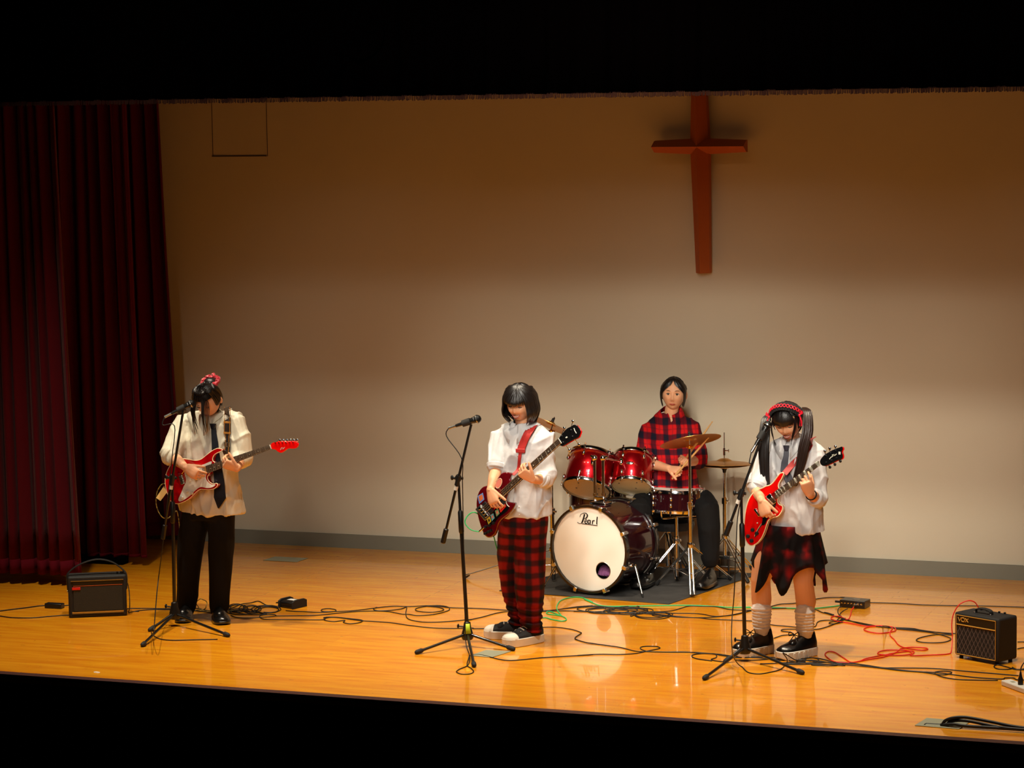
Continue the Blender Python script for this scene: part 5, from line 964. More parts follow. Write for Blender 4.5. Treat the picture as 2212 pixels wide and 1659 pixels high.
c_ = V((X0, HY, zat(1565, 977, HY))); mb = MB(); mb.cyl(c_-V((0, 0, .02)), c_+V((0, 0, .03)), .009); mb.cyl(c_+V((0, 0, .012)), c_+V((.03, -.01, .014)), .004); mb.ell(c_+V((.034, -.01, .014)), (.005, .012, .012)); part('clutch', mb, 'chrome', HH)
tripod(HH, (X0, HY, zat(1563, 1158, HY)), (X0, HY, zat(1566, 1205, HY)), [fl(1616, 1262, .002), fl(1497, 1256, MZ), V((X0+.10, HY+.34, .002))])
mb = MB(); w2 = .032; zp = zat(1566, 1203, HY)
for s_ in (-1, 1): mb.tube([(X0+s_*w2, HY-.02, MZ+.004), (X0+s_*w2, HY-.02, zp)], .006, 8)
mb.box((X0, HY-.02, zp), (w2+.008, .012, .010)); mb.box((X0, HY-.02, MZ+.004), (w2+.01, .03, .004)); mb.box((X0, HY+.12, MZ+.006), (.03, .14, .003)); part('pedal_frame', mb, 'black_metal', HH, bevel=.001)
part('footboard', MB().box((X0, HY+.12, .06), (.034, .14, .004), (V((1, 0, 0)), V((0, .97, -.2)), V((0, .2, .97)))), 'steel', HH, bevel=.002)
# crash cymbal on the left, partly behind the bass player
rb = fl(1189, 1250, MZ); RY = 3.72; top = at(1191, 915, RY); X0 = top.x-.003
RS = thing('cymbal_stand', 'chrome cymbal stand with a brass cymbal behind the bass player', 'cymbal stand', V((X0, RY, 0)), G)
part('lower_tube', MB().cyl((X0, RY, .10), (X0, RY, zat(1189, 1110, RY)), .0145, n=16), 'chrome', RS); part('upper_tube', MB().cyl((X0, RY, zat(1189, 1110, RY)), (X0, RY, top.z-.05), .0095, n=14), 'chrome', RS); collar(RS, (X0, RY, zat(1189, 1104, RY)), .021)
cn = (UP*.92+FW*-.02+RT*.44).normalized(); part('tilter', MB().ell((X0, RY, top.z-.055), (.016, .016, .016)).cyl((X0-.02, RY, top.z-.055), (X0+.028, RY-.01, top.z-.052), .007), 'gold', RS)
part('rod', MB().cyl((X0, RY, top.z-.05), top+cn*.05, .0035, n=8), 'chrome', RS); part('felt', MB().cyl(top+cn*.012, top+cn*.03, .012, .010), 'rubber', RS); part('wing_nut', MB().ell(top+cn*.036, (.011, .011, .007)), 'black_plastic', RS)
cn2 = (UP*.90+FW*.12+RT*.42).normalized(); cymbal(RS, top-cn2*.016, cn2, .185)
tripod(RS, (X0, RY, .22), (X0, RY, .11), [fl(1004, 1249, .002), fl(1196, 1256, MZ), V((X0+.12, RY+.40, .002))])
# drumsticks held in the hands
for p, q, lab in ((hd1+V((-.035, -.01, -.035)), at(1524, 953, 3.60), 'pale wooden drumstick held in the lower hand, angled up to the right'), (hd2+V((-.02, .01, -.04)), at(1512, 948, 3.72), 'pale wooden drumstick held in the upper hand, partly behind the other stick')):
    d = (q-p).normalized(); q = p+d*.38; mb = MB(); mb.tube([p-d*.03, p, p+(q-p)*.75, p+(q-p)*.95, q-d*.012, q-d*.006, q], [.0065, .0070, .0068, .0038, .0032, .0052, .0036], 10, round=True)
    solo('drumstick', mb, 'stick', lab, 'drumstick', 'drumsticks in the drummer\'s hands', loc=p)
# ------------------------------------------------------------------ microphone stands, microphones
def mic_stand(label, base, clutch, b0, b1, feet, tape=False, hub=.07, top=None):
    """base: floor pixel under the hub; clutch: pixel of the boom joint; b0/b1: boom lower and upper end"""
    B_ = fl(*base); X0, Y0 = B_.x, B_.y; root = thing('microphone_stand', label, 'microphone stand', V((X0, Y0, 0)), 'black boom microphone stands')
    ct = at(*clutch, Y0); z_ = lambda py: at(clutch[0], py, Y0).z
    part('hub', MB().lathe([(.012, .155), (.020, .15), (.024, .12), (.034, .085), (.036, .055), (.030, .045), (0, .045)], (X0, Y0, 0), (0, 0, 1), 20), 'black_plastic', root)
    zc = .45*ct.z+.30
    lean = V((ct.x-X0, 0, 0)); pt_ = lambda z: V((X0, Y0, 0))+lean*(max(0, z-.1)/(ct.z-.1))+V((0, 0, z))
    part('lower_tube', MB().cyl(pt_(.10), pt_(zc), .0115, n=14), 'black_metal', root); part('grip_clutch', MB().tube([pt_(zc-.07), pt_(zc-.06), pt_(zc+.06), pt_(zc+.07)], [.012, .0165, .0155, .010], 14), 'black_plastic', root)
    part('upper_tube', MB().cyl(pt_(zc), pt_(ct.z), .0085, n=12), 'black_metal', root)
    for f in feet:
        F_ = fl(*f); d = (F_-V((X0, Y0, 0))).normalized(); a = V((X0, Y0, .075))+d*.028; e = F_+V((0, 0, .014)); lg = part('leg', MB().cyl(a, e, .0085, n=12), 'black_metal', root); part('rubber_foot', MB().tube([e-(e-a).normalized()*.03, e-(e-a).normalized()*.026, e+(e-a).normalized()*.008], [.012, .0145, .0145], 12, round=True), 'rubber', lg)
    part('leg_knob', MB().cyl((X0, Y0, .12), (X0-.05, Y0-.01, .125), .005).ell((X0-.055, Y0-.01, .126), (.006, .014, .014)), 'black_plastic', root)
    p0, p1 = at(*b0[:2], Y0+b0[2]), at(*b1[:2], Y0+b1[2]); part('boom', MB().cyl(p0, p1, .0080, n=12), 'black_metal', root)
    d = (p1-p0).normalized(); part('counterweight', MB().tube([p0-d*.005, p0, p0+d*.085, p0+d*.09], [.010, .0155, .0155, .009], 14), 'black_plastic', root)
    mb = MB(); mb.ell(ct, (.020, .024, .026)); mb.cyl(ct+V((-.03, 0, .0)), ct+V((.03, 0, 0)), .009); mb.ell(ct+V((-.04, 0, .002)), (.010, .008, .016)); bj = part('boom_clutch', mb, 'black_plastic', root)
    q = p0+(p1-p0)*((ct-p0).dot(d)/(p1-p0).length); part('boom_ring', MB().cyl(q-d*.03, q+d*.03, .0145, n=14), 'black_plastic', bj)
    part('sleeve_ring', MB().cyl(q-d*.060, q-d*.036, .0125, n=14), 'white_plastic', bj, 'white sleeve ring')
    if tape:
        mb = MB(); mb.loft([[V((X0, Y0, z))+V((math.cos(a), math.sin(a), 0))*r_ for a in [math.radians(-100+12*i) for i in range(7)]] for z, r_ in ((.085, .0355), (.115, .0265), (.145, .0235))], 0, False, False); part('tape', mb, 'tape_green', root, 'lime green tape', solid=.001)
    return root, p1, d
def microphone(label, tip_px, ball_px, Y0, Y1):
    a, b = at(*tip_px, Y0), at(*ball_px, Y1); d = (b-a).normalized(); root = thing('microphone', label, 'microphone', a, 'black vocal microphones on stands')
    L = .165; a = b-d*(L-.024); part('handle', MB().lathe([(0, 0), (.009, .001), (.0105, .02), (.0125, .06), (.0185, .112), (.0205, .122), (.018, .128)], a, d, 20), 'black_metal', root)
    part('grille', MB().ell(b, (.0245, .0245, .0245), n=20), mat('mic_grille', (24, 24, 24), .4, .7, bump=(700, .001)), root); part('ring', MB().lathe([(.0235, -.004), (.0262, -.003), (.0262, .003), (.0235, .004)], b-d*.002, d, 24), 'steel', root)
    part('clip', MB().cyl(a+d*.045, a+d*.095, .0205, .0215, 16), 'rubber', root); part('connector', MB().cyl(a-d*.045, a+d*.004, .0085, n=14), 'steel', root); return a-d*.045
ms = mic_stand('black boom microphone stand in front of the left guitarist', (378, 1352), (372, 1032), (352, 1163, -.06), (396, 886, -.05), [(309, 1397), (326, 1364), (491, 1376)])
MCL = microphone('black microphone aimed at the left guitarist with bowed head', (385, 886), (413, 872), ms[1].y, ms[1].y+.03)
ms = mic_stand('black boom microphone stand with lime tape, left of the bass player', (1010, 1397), (990, 1033), (957, 1172, -.05), (1018, 917, -.06), [(903, 1413), (1106, 1406), (1024, 1441)], tape=True)
MCC = microphone('black microphone pointing right, left of the bass player', (1003, 914), (1031, 905), ms[1].y, ms[1].y+.01)
ms = mic_stand('black boom microphone stand in front of the twin-tailed player', (1609, 1428), (1601, 1066), (1568, 1156, -.04), (1642, 955, .0), [(1523, 1469), (1569, 1432), (1731, 1457)])
MCR = microphone('black microphone aimed up at the twin-tailed player', (1639, 950), (1658, 918), ms[1].y, ms[1].y+.04)
# ------------------------------------------------------------------ amplifiers
def amp_axes(a, b):
    d = (b-a); d.z = 0; w = d.length; X_ = d.normalized(); Y_ = V((0, 0, 1)).cross(X_); return X_, Y_, w
a, b = fl(149, 1335.5), fl(275, 1330); X_, Y_, w = amp_axes(a, b); Z_ = V((0, 0, 1)); h = .268; dp = .16; c = (a+b)/2+Y_*dp/2
AL = thing('guitar_amplifier', 'small black guitar amplifier with arched carry strap and red badge', 'amplifier', c, None); f = c-Y_*dp/2; U_ = lambda u, v, o=0: f+X_*(u*w/2)+Z_*(v*h)-Y_*o
mb = MB(); mb.box(c+Z_*h/2, (w/2, dp/2, h/2), (X_, Y_, Z_)); bx = part('cabinet', mb, 'tolex', AL, bevel=.012, seg=3)
part('grille', MB().box(U_(0.02, .46, .001), (w*.42, .003, h*.30), (X_, Y_, Z_)), mat('grille_cloth', (48, 46, 36), .9, bump=(300, .002)), AL); part('top_trim', MB().box(U_(0, .895, .002), (w*.45, .003, .003), (X_, Y_, Z_)), 'steel', AL); part('control_panel', MB().box(U_(0.02, .83, .001), (w*.42, .002, h*.045), (X_, Y_, Z_)), 'black_plastic', AL)
part('piping', MB().box(U_(.02, .775, .003), (w*.42, .002, .0016), (X_, Y_, Z_)), mat('orange_line', (190, 90, 40), .5), AL); part('bottom_trim', MB().box(U_(0, .13, .002), (w*.44, .003, .0035), (X_, Y_, Z_)), 'piping_gold', AL); part('bottom_trim', MB().box(U_(0, .105, .002), (w*.44, .003, .0025), (X_, Y_, Z_)), 'steel', AL)
part('badge', MB().box(U_(-.72, .715, .005), (w*.07, .002, .0085), (X_, Y_, Z_)), 'red_badge', AL, 'small red badge', bevel=.001)
mb = MB(); pts = cr([U_(-1.01, .62, -.05), U_(-1.03, .95, -.05), U_(-.93, 1.10, -.06), U_(-.55, 1.27, -.06), U_(0, 1.37, -.06), U_(.5, 1.30, -.06), U_(.86, 1.12, -.06), U_(1.02, .95, -.05), U_(1.01, .62, -.05)], 4); strip(mb, pts, .030, lambda p: (p-c-Z_*.05), .005); part('carry_strap', mb, 'seat_black', AL, bevel=.001, smooth=60)
for u, q in ((.86, .012), (.7, .006)): part('knob', MB().cyl(U_(u, 1.0, -.05), U_(u, 1.0, -.05)+Z_*.014, q), 'black_plastic', AL)
part('strap_button', MB().cyl(U_(-1.0, .62, -.05), U_(-1.0, .62, -.05)-X_*.006, .008), 'steel', AL)
a, b, e = fl(2061, 1420), fl(2157, 1438), fl(2202, 1422); X_, Y_, w = amp_axes(a, b); h = .272; dp = .175; c = (a+b)/2+Y_*dp/2; f = c-Y_*dp/2
AR = thing('guitar_amplifier', 'black practice amplifier with diamond grille cloth and gold piping at the right', 'amplifier', c)
part('cabinet', MB().box(c+Z_*(h/2+.008), (w/2, dp/2, h/2-.008), (X_, Y_, Z_)), 'tolex', AR, bevel=.014, seg=3)
for u in (-1, 1):
    for v in (-1, 1): part('foot', MB().cyl(c+X_*u*w*.4+Y_*v*dp*.35, c+X_*u*w*.4+Y_*v*dp*.35+Z_*.012, .012), 'rubber', AR)
def f_dia(n, L, b):
    tc = n.new('ShaderNodeTexCoord'); s_ = n.new('ShaderNodeSeparateXYZ'); L.new(tc.outputs['Object'], s_.inputs[0]); u = M_(n, L, 'ADD', M_(n, L, 'MULTIPLY', s_.outputs[0], X_.x), M_(n, L, 'MULTIPLY', s_.outputs[1], X_.y)); r_ = None
    for sg in (1.75, -1.75):
        q = M_(n, L, 'FRACT', M_(n, L, 'ADD', M_(n, L, 'DIVIDE', M_(n, L, 'ADD', M_(n, L, 'MULTIPLY', u, sg), s_.outputs[2]), .052), 20)); q = M_(n, L, 'LESS_THAN', M_(n, L, 'ABSOLUTE', M_(n, L, 'SUBTRACT', q, .5)), .05); r_ = q if r_ is None else M_(n, L, 'MAXIMUM', r_, q)
    L.new(MX(n, L, r_, lin((20, 16, 16)), lin((104, 92, 92))), b.inputs['Base Color'])
nodemat('diamond_cloth', f_dia, rough=.85)
part('grille', MB().box(U_(0, .42, .001), (w*.43, .003, h*.31), (X_, Y_, Z_)), 'diamond_cloth', AR, 'black cloth with a diamond pattern'); part('front_panel', MB().box(U_(0, .845, .001), (w*.43, .003, h*.09), (X_, Y_, Z_)), 'black_plastic', AR)
for u0, v0, u1, v1, t in ((-.88, .10, .88, .10, .0022), (-.88, .945, .88, .945, .0022), (-.88, .745, .88, .745, .0034), (-.88, .10, -.88, .945, .0022), (.88, .10, .88, .945, .0022)): part('piping', MB().tube([U_(u0, v0, .005), U_(u1, v1, .005)], t, 6), 'piping_gold', AR)
for nm, strokes in (('letter_v', [[(-.80, .90), (-.73, .82), (-.66, .90)]]), ('letter_o', [[(-.62, .90), (-.53, .90), (-.49, .86), (-.53, .82), (-.62, .82), (-.66, .86), (-.62, .90)]]), ('letter_x', [[(-.47, .90), (-.34, .82)], [(-.34, .90), (-.47, .82)]])):
    mb = MB()
    for st_ in strokes: mb.tube([U_(u+0, v, .005) for u, v in st_], .0030, 5)
    part(nm, mb, 'piping_gold', AR)
hp = cr([c+Z_*h+X_*-.055-Y_*.02, c+Z_*(h+.022)+X_*-.05-Y_*.02, c+Z_*(h+.030)-Y_*.02, c+Z_*(h+.022)+X_*.05-Y_*.02, c+Z_*h+X_*.055-Y_*.02], 5); mb = MB(); strip(mb, hp, .026, lambda p: (p-c-Z_*(h-.1)), .007); hn = part('handle', mb, 'rubber', AR, bevel=.002, smooth=60)
for u in (-1, 1): part('handle_screw', MB().ell(c+Z_*(h+.003)+X_*.058*u-Y_*.03, (.008, .008, .005)), 'chrome', hn)
part('power_light', MB().ell(U_(-.35, .045, .003), (.003, .003, .003)), mat('blue_led', (60, 40, 220), .4), AR); AMPJ = U_(.05, 1.0, -.09)
for u in (-.5, -.25, .3, .55): part('knob', MB().cyl(c+X_*u*w/2+Y_*.06+Z_*(h-.002), c+X_*u*w/2+Y_*.06+Z_*(h+.010), .007), 'black_plastic', AR)
# ------------------------------------------------------------------ boxes on the floor
c = fl(632, 1311); X_, Y_ = V((.95, -.3, 0)).normalized(), V((.3, .95, 0)).normalized(); DL = thing('direct_box', 'black direct box in the cable heap beside the left guitarist', 'direct box', c)
mb = MB(); mb.loft([[c+X_*(u*.052)+Y_*v*.06+Z_*(z) for v, z in ((-1, .004), (-1, .038), (-.6, .048), (.6, .048), (1, .038), (1, .004))] for u in (-1, 1)]); part('case', mb, 'black_metal', DL, bevel=.004)
for u in (-1, 1): mb = MB(); mb.loft([[c+X_*(u*.060+s_*.006)+Y_*v*.07+Z_*z for v, z in ((-1, .0), (-1, .046), (-.6, .058), (.6, .058), (1, .046), (1, .0))] for s_ in (-1, 1)]); part('end_plate', mb, 'rubber', DL, bevel=.003)
part('top_label', MB().box(c+Z_*.0485, (.03, .02, .0008), (X_, Y_, Z_)), 'white_plastic', DL)
for v in (-.03, .02): p = c-X_*.066+Y_*v+Z_*.025; part('jack_plug', MB().cyl(p+X_*.01, p-X_*.05-Z_*.006, .0075, .006), 'chrome', DL)
c = fl(1847, 1311); X_, Y_ = V((.98, -.12, 0)).normalized(), V((.12, .98, 0)).normalized(); DR_ = thing('direct_box', 'flat black multi-socket direct box with cables, right of the twin-tailed player', 'direct box', c)
part('case', MB().box(c+Z_*.026, (.085, .055, .024), (X_, Y_, Z_)), 'black_metal', DR_, bevel=.003); part('top_label', MB().box(c+Z_*.0505+X_*.01, (.022, .012, .0006), (X_, Y_, Z_)), 'steel', DR_)
for i in range(7): p = c-Y_*.055+X_*(-.07+.022*i)+Z_*.028; part('socket', MB().lathe([(.003, .001), (.0065, .002), (.0065, 0)], p, -Y_, 12), 'chrome', DR_)
p = c-Y_*.055+X_*.028+Z_*.028; part('jack_plug', MB().cyl(p, p-Y_*.05, .0075, .006), 'chrome', DR_); p2 = c-X_*.085+Z_*.026; part('jack_plug', MB().cyl(p2, p2-X_*.05, .008, .007), 'rubber', DR_)
c = fl(118, 1313.5); X_ = V((1, .02, 0)).normalized(); Y_ = Z_.cross(X_); PB = thing('power_adapter', 'small black inline power adapter on the cord left of the small amplifier', 'power adapter', c)
part('case', MB().box(c+Z_*.017, (.062, .026, .0165), (X_, Y_, Z_)), 'black_plastic', PB, bevel=.006)
a, b = fl(2156, 1479), fl(2205, 1497); X_, Y_, w = amp_axes(a, b); c = (a+b)/2+X_*.10+Y_*.035; PS = thing('power_strip', 'white power strip with a black plug at the right edge', 'power strip', c)
part('case', MB().box(c+Z_*.016, (.19, .033, .0155), (X_, Y_, Z_)), 'white_plastic', PS, bevel=.006)
for i in range(4): part('socket', MB().box(c+X_*(-.12+.08*i)+Z_*.0322, (.012, .010, .0008), (X_, Y_, Z_)), 'plate_metal', PS)
p = c+X_*-.042+Z_*.033; part('plug', MB().tube([p, p+Z_*.03, p+Z_*.045, p+Z_*.07], [.015, .015, .009, .005], 12), 'black_plastic', PS); PLUGT = p+Z_*.07
# ------------------------------------------------------------------ cables
def cable(pts, label, m='cable_black', r=.0034, z=None, air=None, name='cable', pre=None, post=None, group=None, sub=5):
    P_ = [fl(*q, r+.0005) for q in pts]; P_ = (pre or [])+P_+(post or []); C_ = cr(P_, sub); k = len(C_)
    for i, p in enumerate(C_):
        p.z = max(p.z, r)
    cats = {'cable_black': 'cable', 'cable_red': 'cable', 'cable_green': 'cable'}
    return solo(name, MB().tube(C_, r, 6, cap=True), m, label, 'cable', group, smooth=180)
def coil(cx, cy, rx, ry, n, seed=0, j=.10, ph=0.0):
    rnd = random.Random(seed); out = []
    for i in range(n*10+1):
        a = ph+2*math.pi*i/10; k = 1+j*math.sin(a*.37+seed)+rnd.uniform(-j, j)*.4; out.append((cx+rx*k*math.cos(a)+rx*.25*math.sin(.21*a+seed), cy+ry*k*math.sin(a)+ry*.2*math.cos(.17*a)))
    return out
A_ = crop(380, 1180, .28933); L_ = crop(0, 1180, .13562); B_ = crop(1200, 1260, .19892); C_c = crop(980, 1080, .24116); D_ = crop(1560, 1100, .24116); E_ = crop(1740, 1240, .22901); Q_ = crop(280, 1060, .22297)
cable(L_([(-60, 1032), (0, 1030), (150, 1010), (400, 980), (640, 948), (760, 945)]), 'black cord running from the left picture edge to the power adapter', r=.0038)
cable(L_([(1020, 945), (1075, 940), (1150, 935)]), 'short black cord between power adapter and small amplifier', r=.0035)
cable(L_([(-60, 1105), (0, 1110), (180, 1135), (500, 1140), (800, 1115), (1000, 1100), (1110, 1096), (1500, 1080), (1950, 1050), (2030, 995), (2212, 990)])+Q_([(200, 1140), (400, 1142), (600, 1135), (800, 1165), (950, 1150), (1080, 1100), (1180, 1085), (1250, 1070), (1330, 1110), (1450, 1130)]), 'black cable passing in front of the small amplifier and behind the left guitarist', r=.0032)
a_ = V(AL.location)
cable(L_([(2050, 1060), (2120, 1040), (2212, 1035)])+Q_([(60, 1165), (200, 1152), (400, 1152), (600, 1160), (800, 1180), (960, 1165), (1080, 1190), (1200, 1200), (1330, 1195)]), 'black cable hanging off the small amplifier down to the floor', pre=[fl(*L_([(1900, 1040)])[0])+V((0, 0, .30)), fl(*L_([(1980, 1040)])[0])+V((0, 0, .27)), fl(*L_([(2060, 1045)])[0])+V((0, 0, .16)), fl(*L_([(2070, 1070)])[0])+V((0, 0, .05))], r=.003)
gj = at(362, 1046, 1.66); pts = [gj, at(350, 1046, 1.66), at(340, 1062, 1.67), at(337, 1085, 1.68), at(342, 1105, 1.69), at(352, 1118, 1.70), at(364, 1119, 1.74), at(376, 1108, 1.80), at(384, 1110, 1.99), at(392, 1180, 2.02), at(400, 1270, 2.03), V((at(402, 1300, 2.02).x, 2.02, .004)), fl(425, 1318, .004), fl(470, 1322, .004), fl(510, 1318, .004)]
solo('instrument_cable', MB().tube(cr(pts, 5), .0034, 6), 'cable_pattern', 'patterned instrument cable looping from the red and white guitar down to the floor', 'cable', smooth=180)
pl_ = Plane(at(345, 1065, 1.655), (.1, -1, .1)); solo('paper_tag', MB().prism([pl_.p(*q) for q in crop(320, 930, .12056)([(140, 1205), (285, 990), (335, 1110), (222, 1262)])], pl_.n*-.0012), 'tag_card', 'yellowish card tag hanging at the lower left of the red and white guitar', 'tag')
mb = MB(); c0 = fl(436, 1319); mb.tube([c0+V((.036*math.cos(2*math.pi*i/24), .01*math.sin(i), .046+.036*math.sin(2*math.pi*i/24)))-V((0, 0, .004)) for i in range(24)], .003, 6, loop=True); solo('cable_loop', mb, 'cable_pattern', 'upright loop of patterned cord between the left guitarist\'s shoes', 'cable', loc=c0)
cable(A_([(820, 480), (890, 486), (960, 488), (1080, 493), (1180, 487), (1192, 474), (1140, 465), (1090, 472), (1095, 486), (1190, 487), (1330, 480), (1480, 462), (1620, 447), (1740, 450), (1900, 443), (2050, 458), (2212, 462)])+C_c([(110, 968), (300, 975), (520, 990), (780, 992), (900, 985), (1090, 960), (1244, 945)])+B_([(120, 272), (250, 252), (400, 245), (560, 255), (700, 262), (800, 258), (900, 262), (890, 248), (780, 250), (700, 262), (820, 280), (960, 275), (1000, 292), (900, 300), (700, 290), (520, 300)]), 'black cable from the left direct box to the tangle before the drum mat', r=.003)
cable(A_([(740, 520), (900, 518), (1050, 515), (1200, 500), (1350, 487), (1480, 483), (1590, 488), (1680, 505), (1740, 508), (1800, 517), (1900, 512), (1980, 497), (2040, 475), (2030, 453), (1960, 442), (1880, 447), (1800, 462), (1790, 478), (1830, 488), (1900, 492), (1970, 486), (2000, 472), (1960, 456), (1880, 448)]), 'black cable looping into flat oval coils left of the middle stand', r=.003)
cable(A_([(410, 515), (450, 530), (540, 535), (640, 530), (735, 522), (740, 512), (680, 510), (625, 520), (650, 542), (740, 547), (900, 548), (1100, 548), (1105, 532), (1180, 528), (1300, 540), (1390, 552), (1370, 570), (1300, 578), (1250, 568), (1260, 553), (1180, 562), (1110, 552), (1125, 535), (1200, 531), (1380, 555), (1460, 560), (1600, 570), (1740, 590), (1900, 608), (2050, 613), (2212, 610)])+C_c([(180, 1152), (380, 1150), (560, 1150), (780, 1140), (920, 1140), (1060, 1160), (1135, 1185), (1140, 1195), (1090, 1230), (1100, 1250), (1180, 1275), (1244, 1284)])+B_([(370, 648), (520, 670), (700, 695), (860, 735), (1000, 742), (1200, 748), (1500, 750), (1700, 765), (1850, 790), (1970, 805)])+D_([(110, 1330), (300, 1330), (480, 1345), (700, 1350), (900, 1370)]), 'long black cable crossing the stage in front of the bass player', r=.003)
cable(A_([(1500, 455), (1475, 468), (1500, 480), (1580, 480), (1680, 468), (1722, 455), (1716, 500), (1732, 540), (1800, 560), (1900, 567), (2050, 560), (2212, 545)])+C_c([(110, 1080), (250, 1050), (400, 1010), (520, 998), (780, 998), (1000, 992), (1200, 1000)])+B_([(200, 303), (380, 305), (560, 322), (800, 338), (900, 325), (1050, 312), (1250, 300), (1350, 275), (1450, 248), (1600, 250), (1750, 255), (1900, 285), (2115, 292)]), 'black cable running behind the bass player towards the drum mat corner', r=.003)
for i, (cx, cy, rx, ry, n) in enumerate(((450, 462, 62, 26, 3), (560, 468, 70, 24, 3), (690, 475, 95, 26, 3), (500, 490, 90, 20, 2))): cable(A_(coil(cx, cy, rx, ry, n, i, .14, i)), ('lumpy coil of black cable touching the left guitarist\'s right-hand shoe', 'middle coil of black cable between shoe and direct box', 'wide coil of black cable just in front of the left direct box', 'lowest flat coil of black cable beside the left guitarist\'s shoe')[i], r=.003, group='coiled cables beside the left guitarist')
for i, (cx, cy, rx, ry, n) in enumerate(((420, 275, 190, 28, 1), (620, 295, 240, 30, 2), (780, 300, 220, 34, 2), (1010, 345, 190, 38, 2), (1130, 338, 110, 24, 1))): cable(B_(coil(cx, cy, rx, ry, n, i+9, .12, i)), ('leftmost thin loop of black cable before the drum mat', 'wide black cable loop under the green cable start', 'black cable loop in the middle of the heap before the drum mat', 'front black cable loop of the heap before the drum mat', 'small black cable loop at the right of the heap before the mat')[i], r=.003, group='cable heap before the drum mat')
cable(B_([(560, 305), (700, 315), (900, 318), (1280, 325), (1550, 330), (1700, 355), (1800, 357), (1950, 340), (2115, 300)])+D_([(330, 890), (440, 870), (520, 850), (660, 840), (830, 805), (960, 790), (1120, 793), (1244, 805)])+E_([(330, 218), (460, 225), (540, 240), (556, 262)]), 'black cable reaching behind the twin-tailed player to the right direct box', r=.003)
cable(B_([(820, 360), (900, 330), (1000, 325), (1280, 355), (1500, 372), (1700, 368), (1900, 345), (2050, 312), (2115, 292)])+D_([(260, 905), (440, 890), (660, 886), (830, 898), (900, 925), (1000, 945)])+E_([(180, 360), (270, 395), (380, 425), (500, 465), (640, 490), (840, 510), (1000, 520), (1200, 545), (1400, 560), (1500, 565)]), 'black cable running behind leg warmers and on to the right amplifier', r=.003)
cable(B_([(540, 290), (600, 318), (800, 322), (1000, 332), (1300, 365), (1550, 374), (1700, 390), (2115, 408)])+D_([(300, 1010), (440, 1035), (600, 1050), (740, 1062), (830, 1050), (850, 1015), (880, 1000), (940, 993), (1060, 995), (1100, 975)]), 'black cable leading through between the twin-tailed player\'s feet', r=.003)
cable(D_([(465, 1155), (540, 1130), (640, 1120), (600, 1100), (540, 1092), (530, 1082), (560, 1075), (660, 1074), (820, 1076), (900, 1065), (1000, 1030), (1100, 985), (1085, 975), (1040, 1000), (970, 1010), (960, 1022), (1000, 1026), (1090, 1010)]), 'black cable behind the twin-tailed player\'s platform shoes', r=.003)
cable(C_c([(145, 1395), (180, 1385), (260, 1390), (400, 1425), (500, 1437), (620, 1430), (800, 1412), (1000, 1400), (1244, 1385)])+B_([(240, 782), (480, 770), (700, 772), (880, 760), (1000, 735), (1100, 715), (1135, 702), (1100, 687), (1000, 683), (930, 692), (925, 712), (970, 732), (1040, 742), (1200, 746), (1400, 745), (1600, 760), (1720, 765), (1750, 785), (1740, 808), (1690, 826), (1740, 842), (1840, 852)]), 'microphone cable from the middle stand to the right stand', r=.0032, pre=[MCC, MCC+V((-.012, -.005, -.05)), at(997, 990, MCC.y), at(999, 1040, MCC.y+.02), at(1001, 1150, MCC.y+.06), at(1004, 1300, MCC.y+.04), fl(1006, 1385, .05), fl(1013, 1412), fl(1014, 1430), fl(1008, 1440), fl(994, 1446), fl(986, 1452), fl(996, 1457), fl(1014, 1457), fl(1023, 1452), fl(1018, 1445), fl(1009, 1438), fl(1012, 1424)], name='microphone_cable')
cable(B_([(1970, 800), (1850, 780), (1720, 765), (1600, 762), (1500, 775), (1480, 795), (1530, 818), (1620, 832), (1700, 842)]), 'small black cable loop left of the right microphone stand', r=.0032)
fp = [fl(*q) for q in D_([(165, 1410), (230, 1465), (330, 1480), (430, 1465), (520, 1440), (570, 1395)])]
cable(D_([(690, 1365), (800, 1350), (1000, 1380)]), 'microphone cable hanging beside the right stand and curling on the floor', r=.0032, pre=[MCR, MCR+V((-.01, -.01, -.06)), at(1622, 1010, MCR.y), at(1596, 1100, MCR.y), at(1590, 1180, MCR.y-.02), at(1586, 1280, MCR.y-.03), at(1581, 1340, MCR.y-.04), fl(*D_([(85, 1200)])[0], .25), fl(*D_([(105, 1330)])[0], .08)]+fp+[fl(*D_([(582, 1345)])[0], .03), fl(*D_([(545, 1290)])[0], .07), fl(*D_([(570, 1300)])[0], .06)], name='microphone_cable')
cable([(330, 1372), (345, 1380), (372, 1383), (420, 1382), (470, 1381)], 'microphone cable hanging beside the left stand', r=.0032, pre=[MCL, MCL+V((-.01, -.01, -.05)), at(377, 920, MCL.y), at(372, 985, MCL.y), at(366, 1040, MCL.y+.0), at(358, 1120, MCL.y), at(350, 1190, MCL.y), at(340, 1270, MCL.y), fl(332, 1362, .15), fl(327, 1366, .03)], name='microphone_cable')
cable(D_([(0, 1305), (100, 1325), (300, 1322), (500, 1330), (640, 1345), (780, 1330), (860, 1342), (840, 1368), (700, 1378), (560, 1385), (700, 1390), (900, 1385), (1100, 1400)])+E_([(280, 830), (450, 840), (650, 880), (900, 885), (1200, 890), (1500, 915), (1800, 940), (2010, 958)]), 'black cable running under the right stand to the power strip, upper of three', r=.0032)
cable(D_([(120, 1350), (300, 1350), (500, 1340), (650, 1365), (800, 1380), (950, 1370), (1030, 1395), (960, 1402), (800, 1395)])+E_([(280, 850), (500, 865), (700, 885), (900, 910), (1100, 925), (1230, 945), (1310, 950), (1372, 935), (1370, 922), (1300, 915), (1222, 925), (1232, 945), (1310, 975), (1450, 995), (1620, 1000), (1815, 1003)]), 'black cable with a small loop halfway to the power strip, lowest of three', r=.0032)
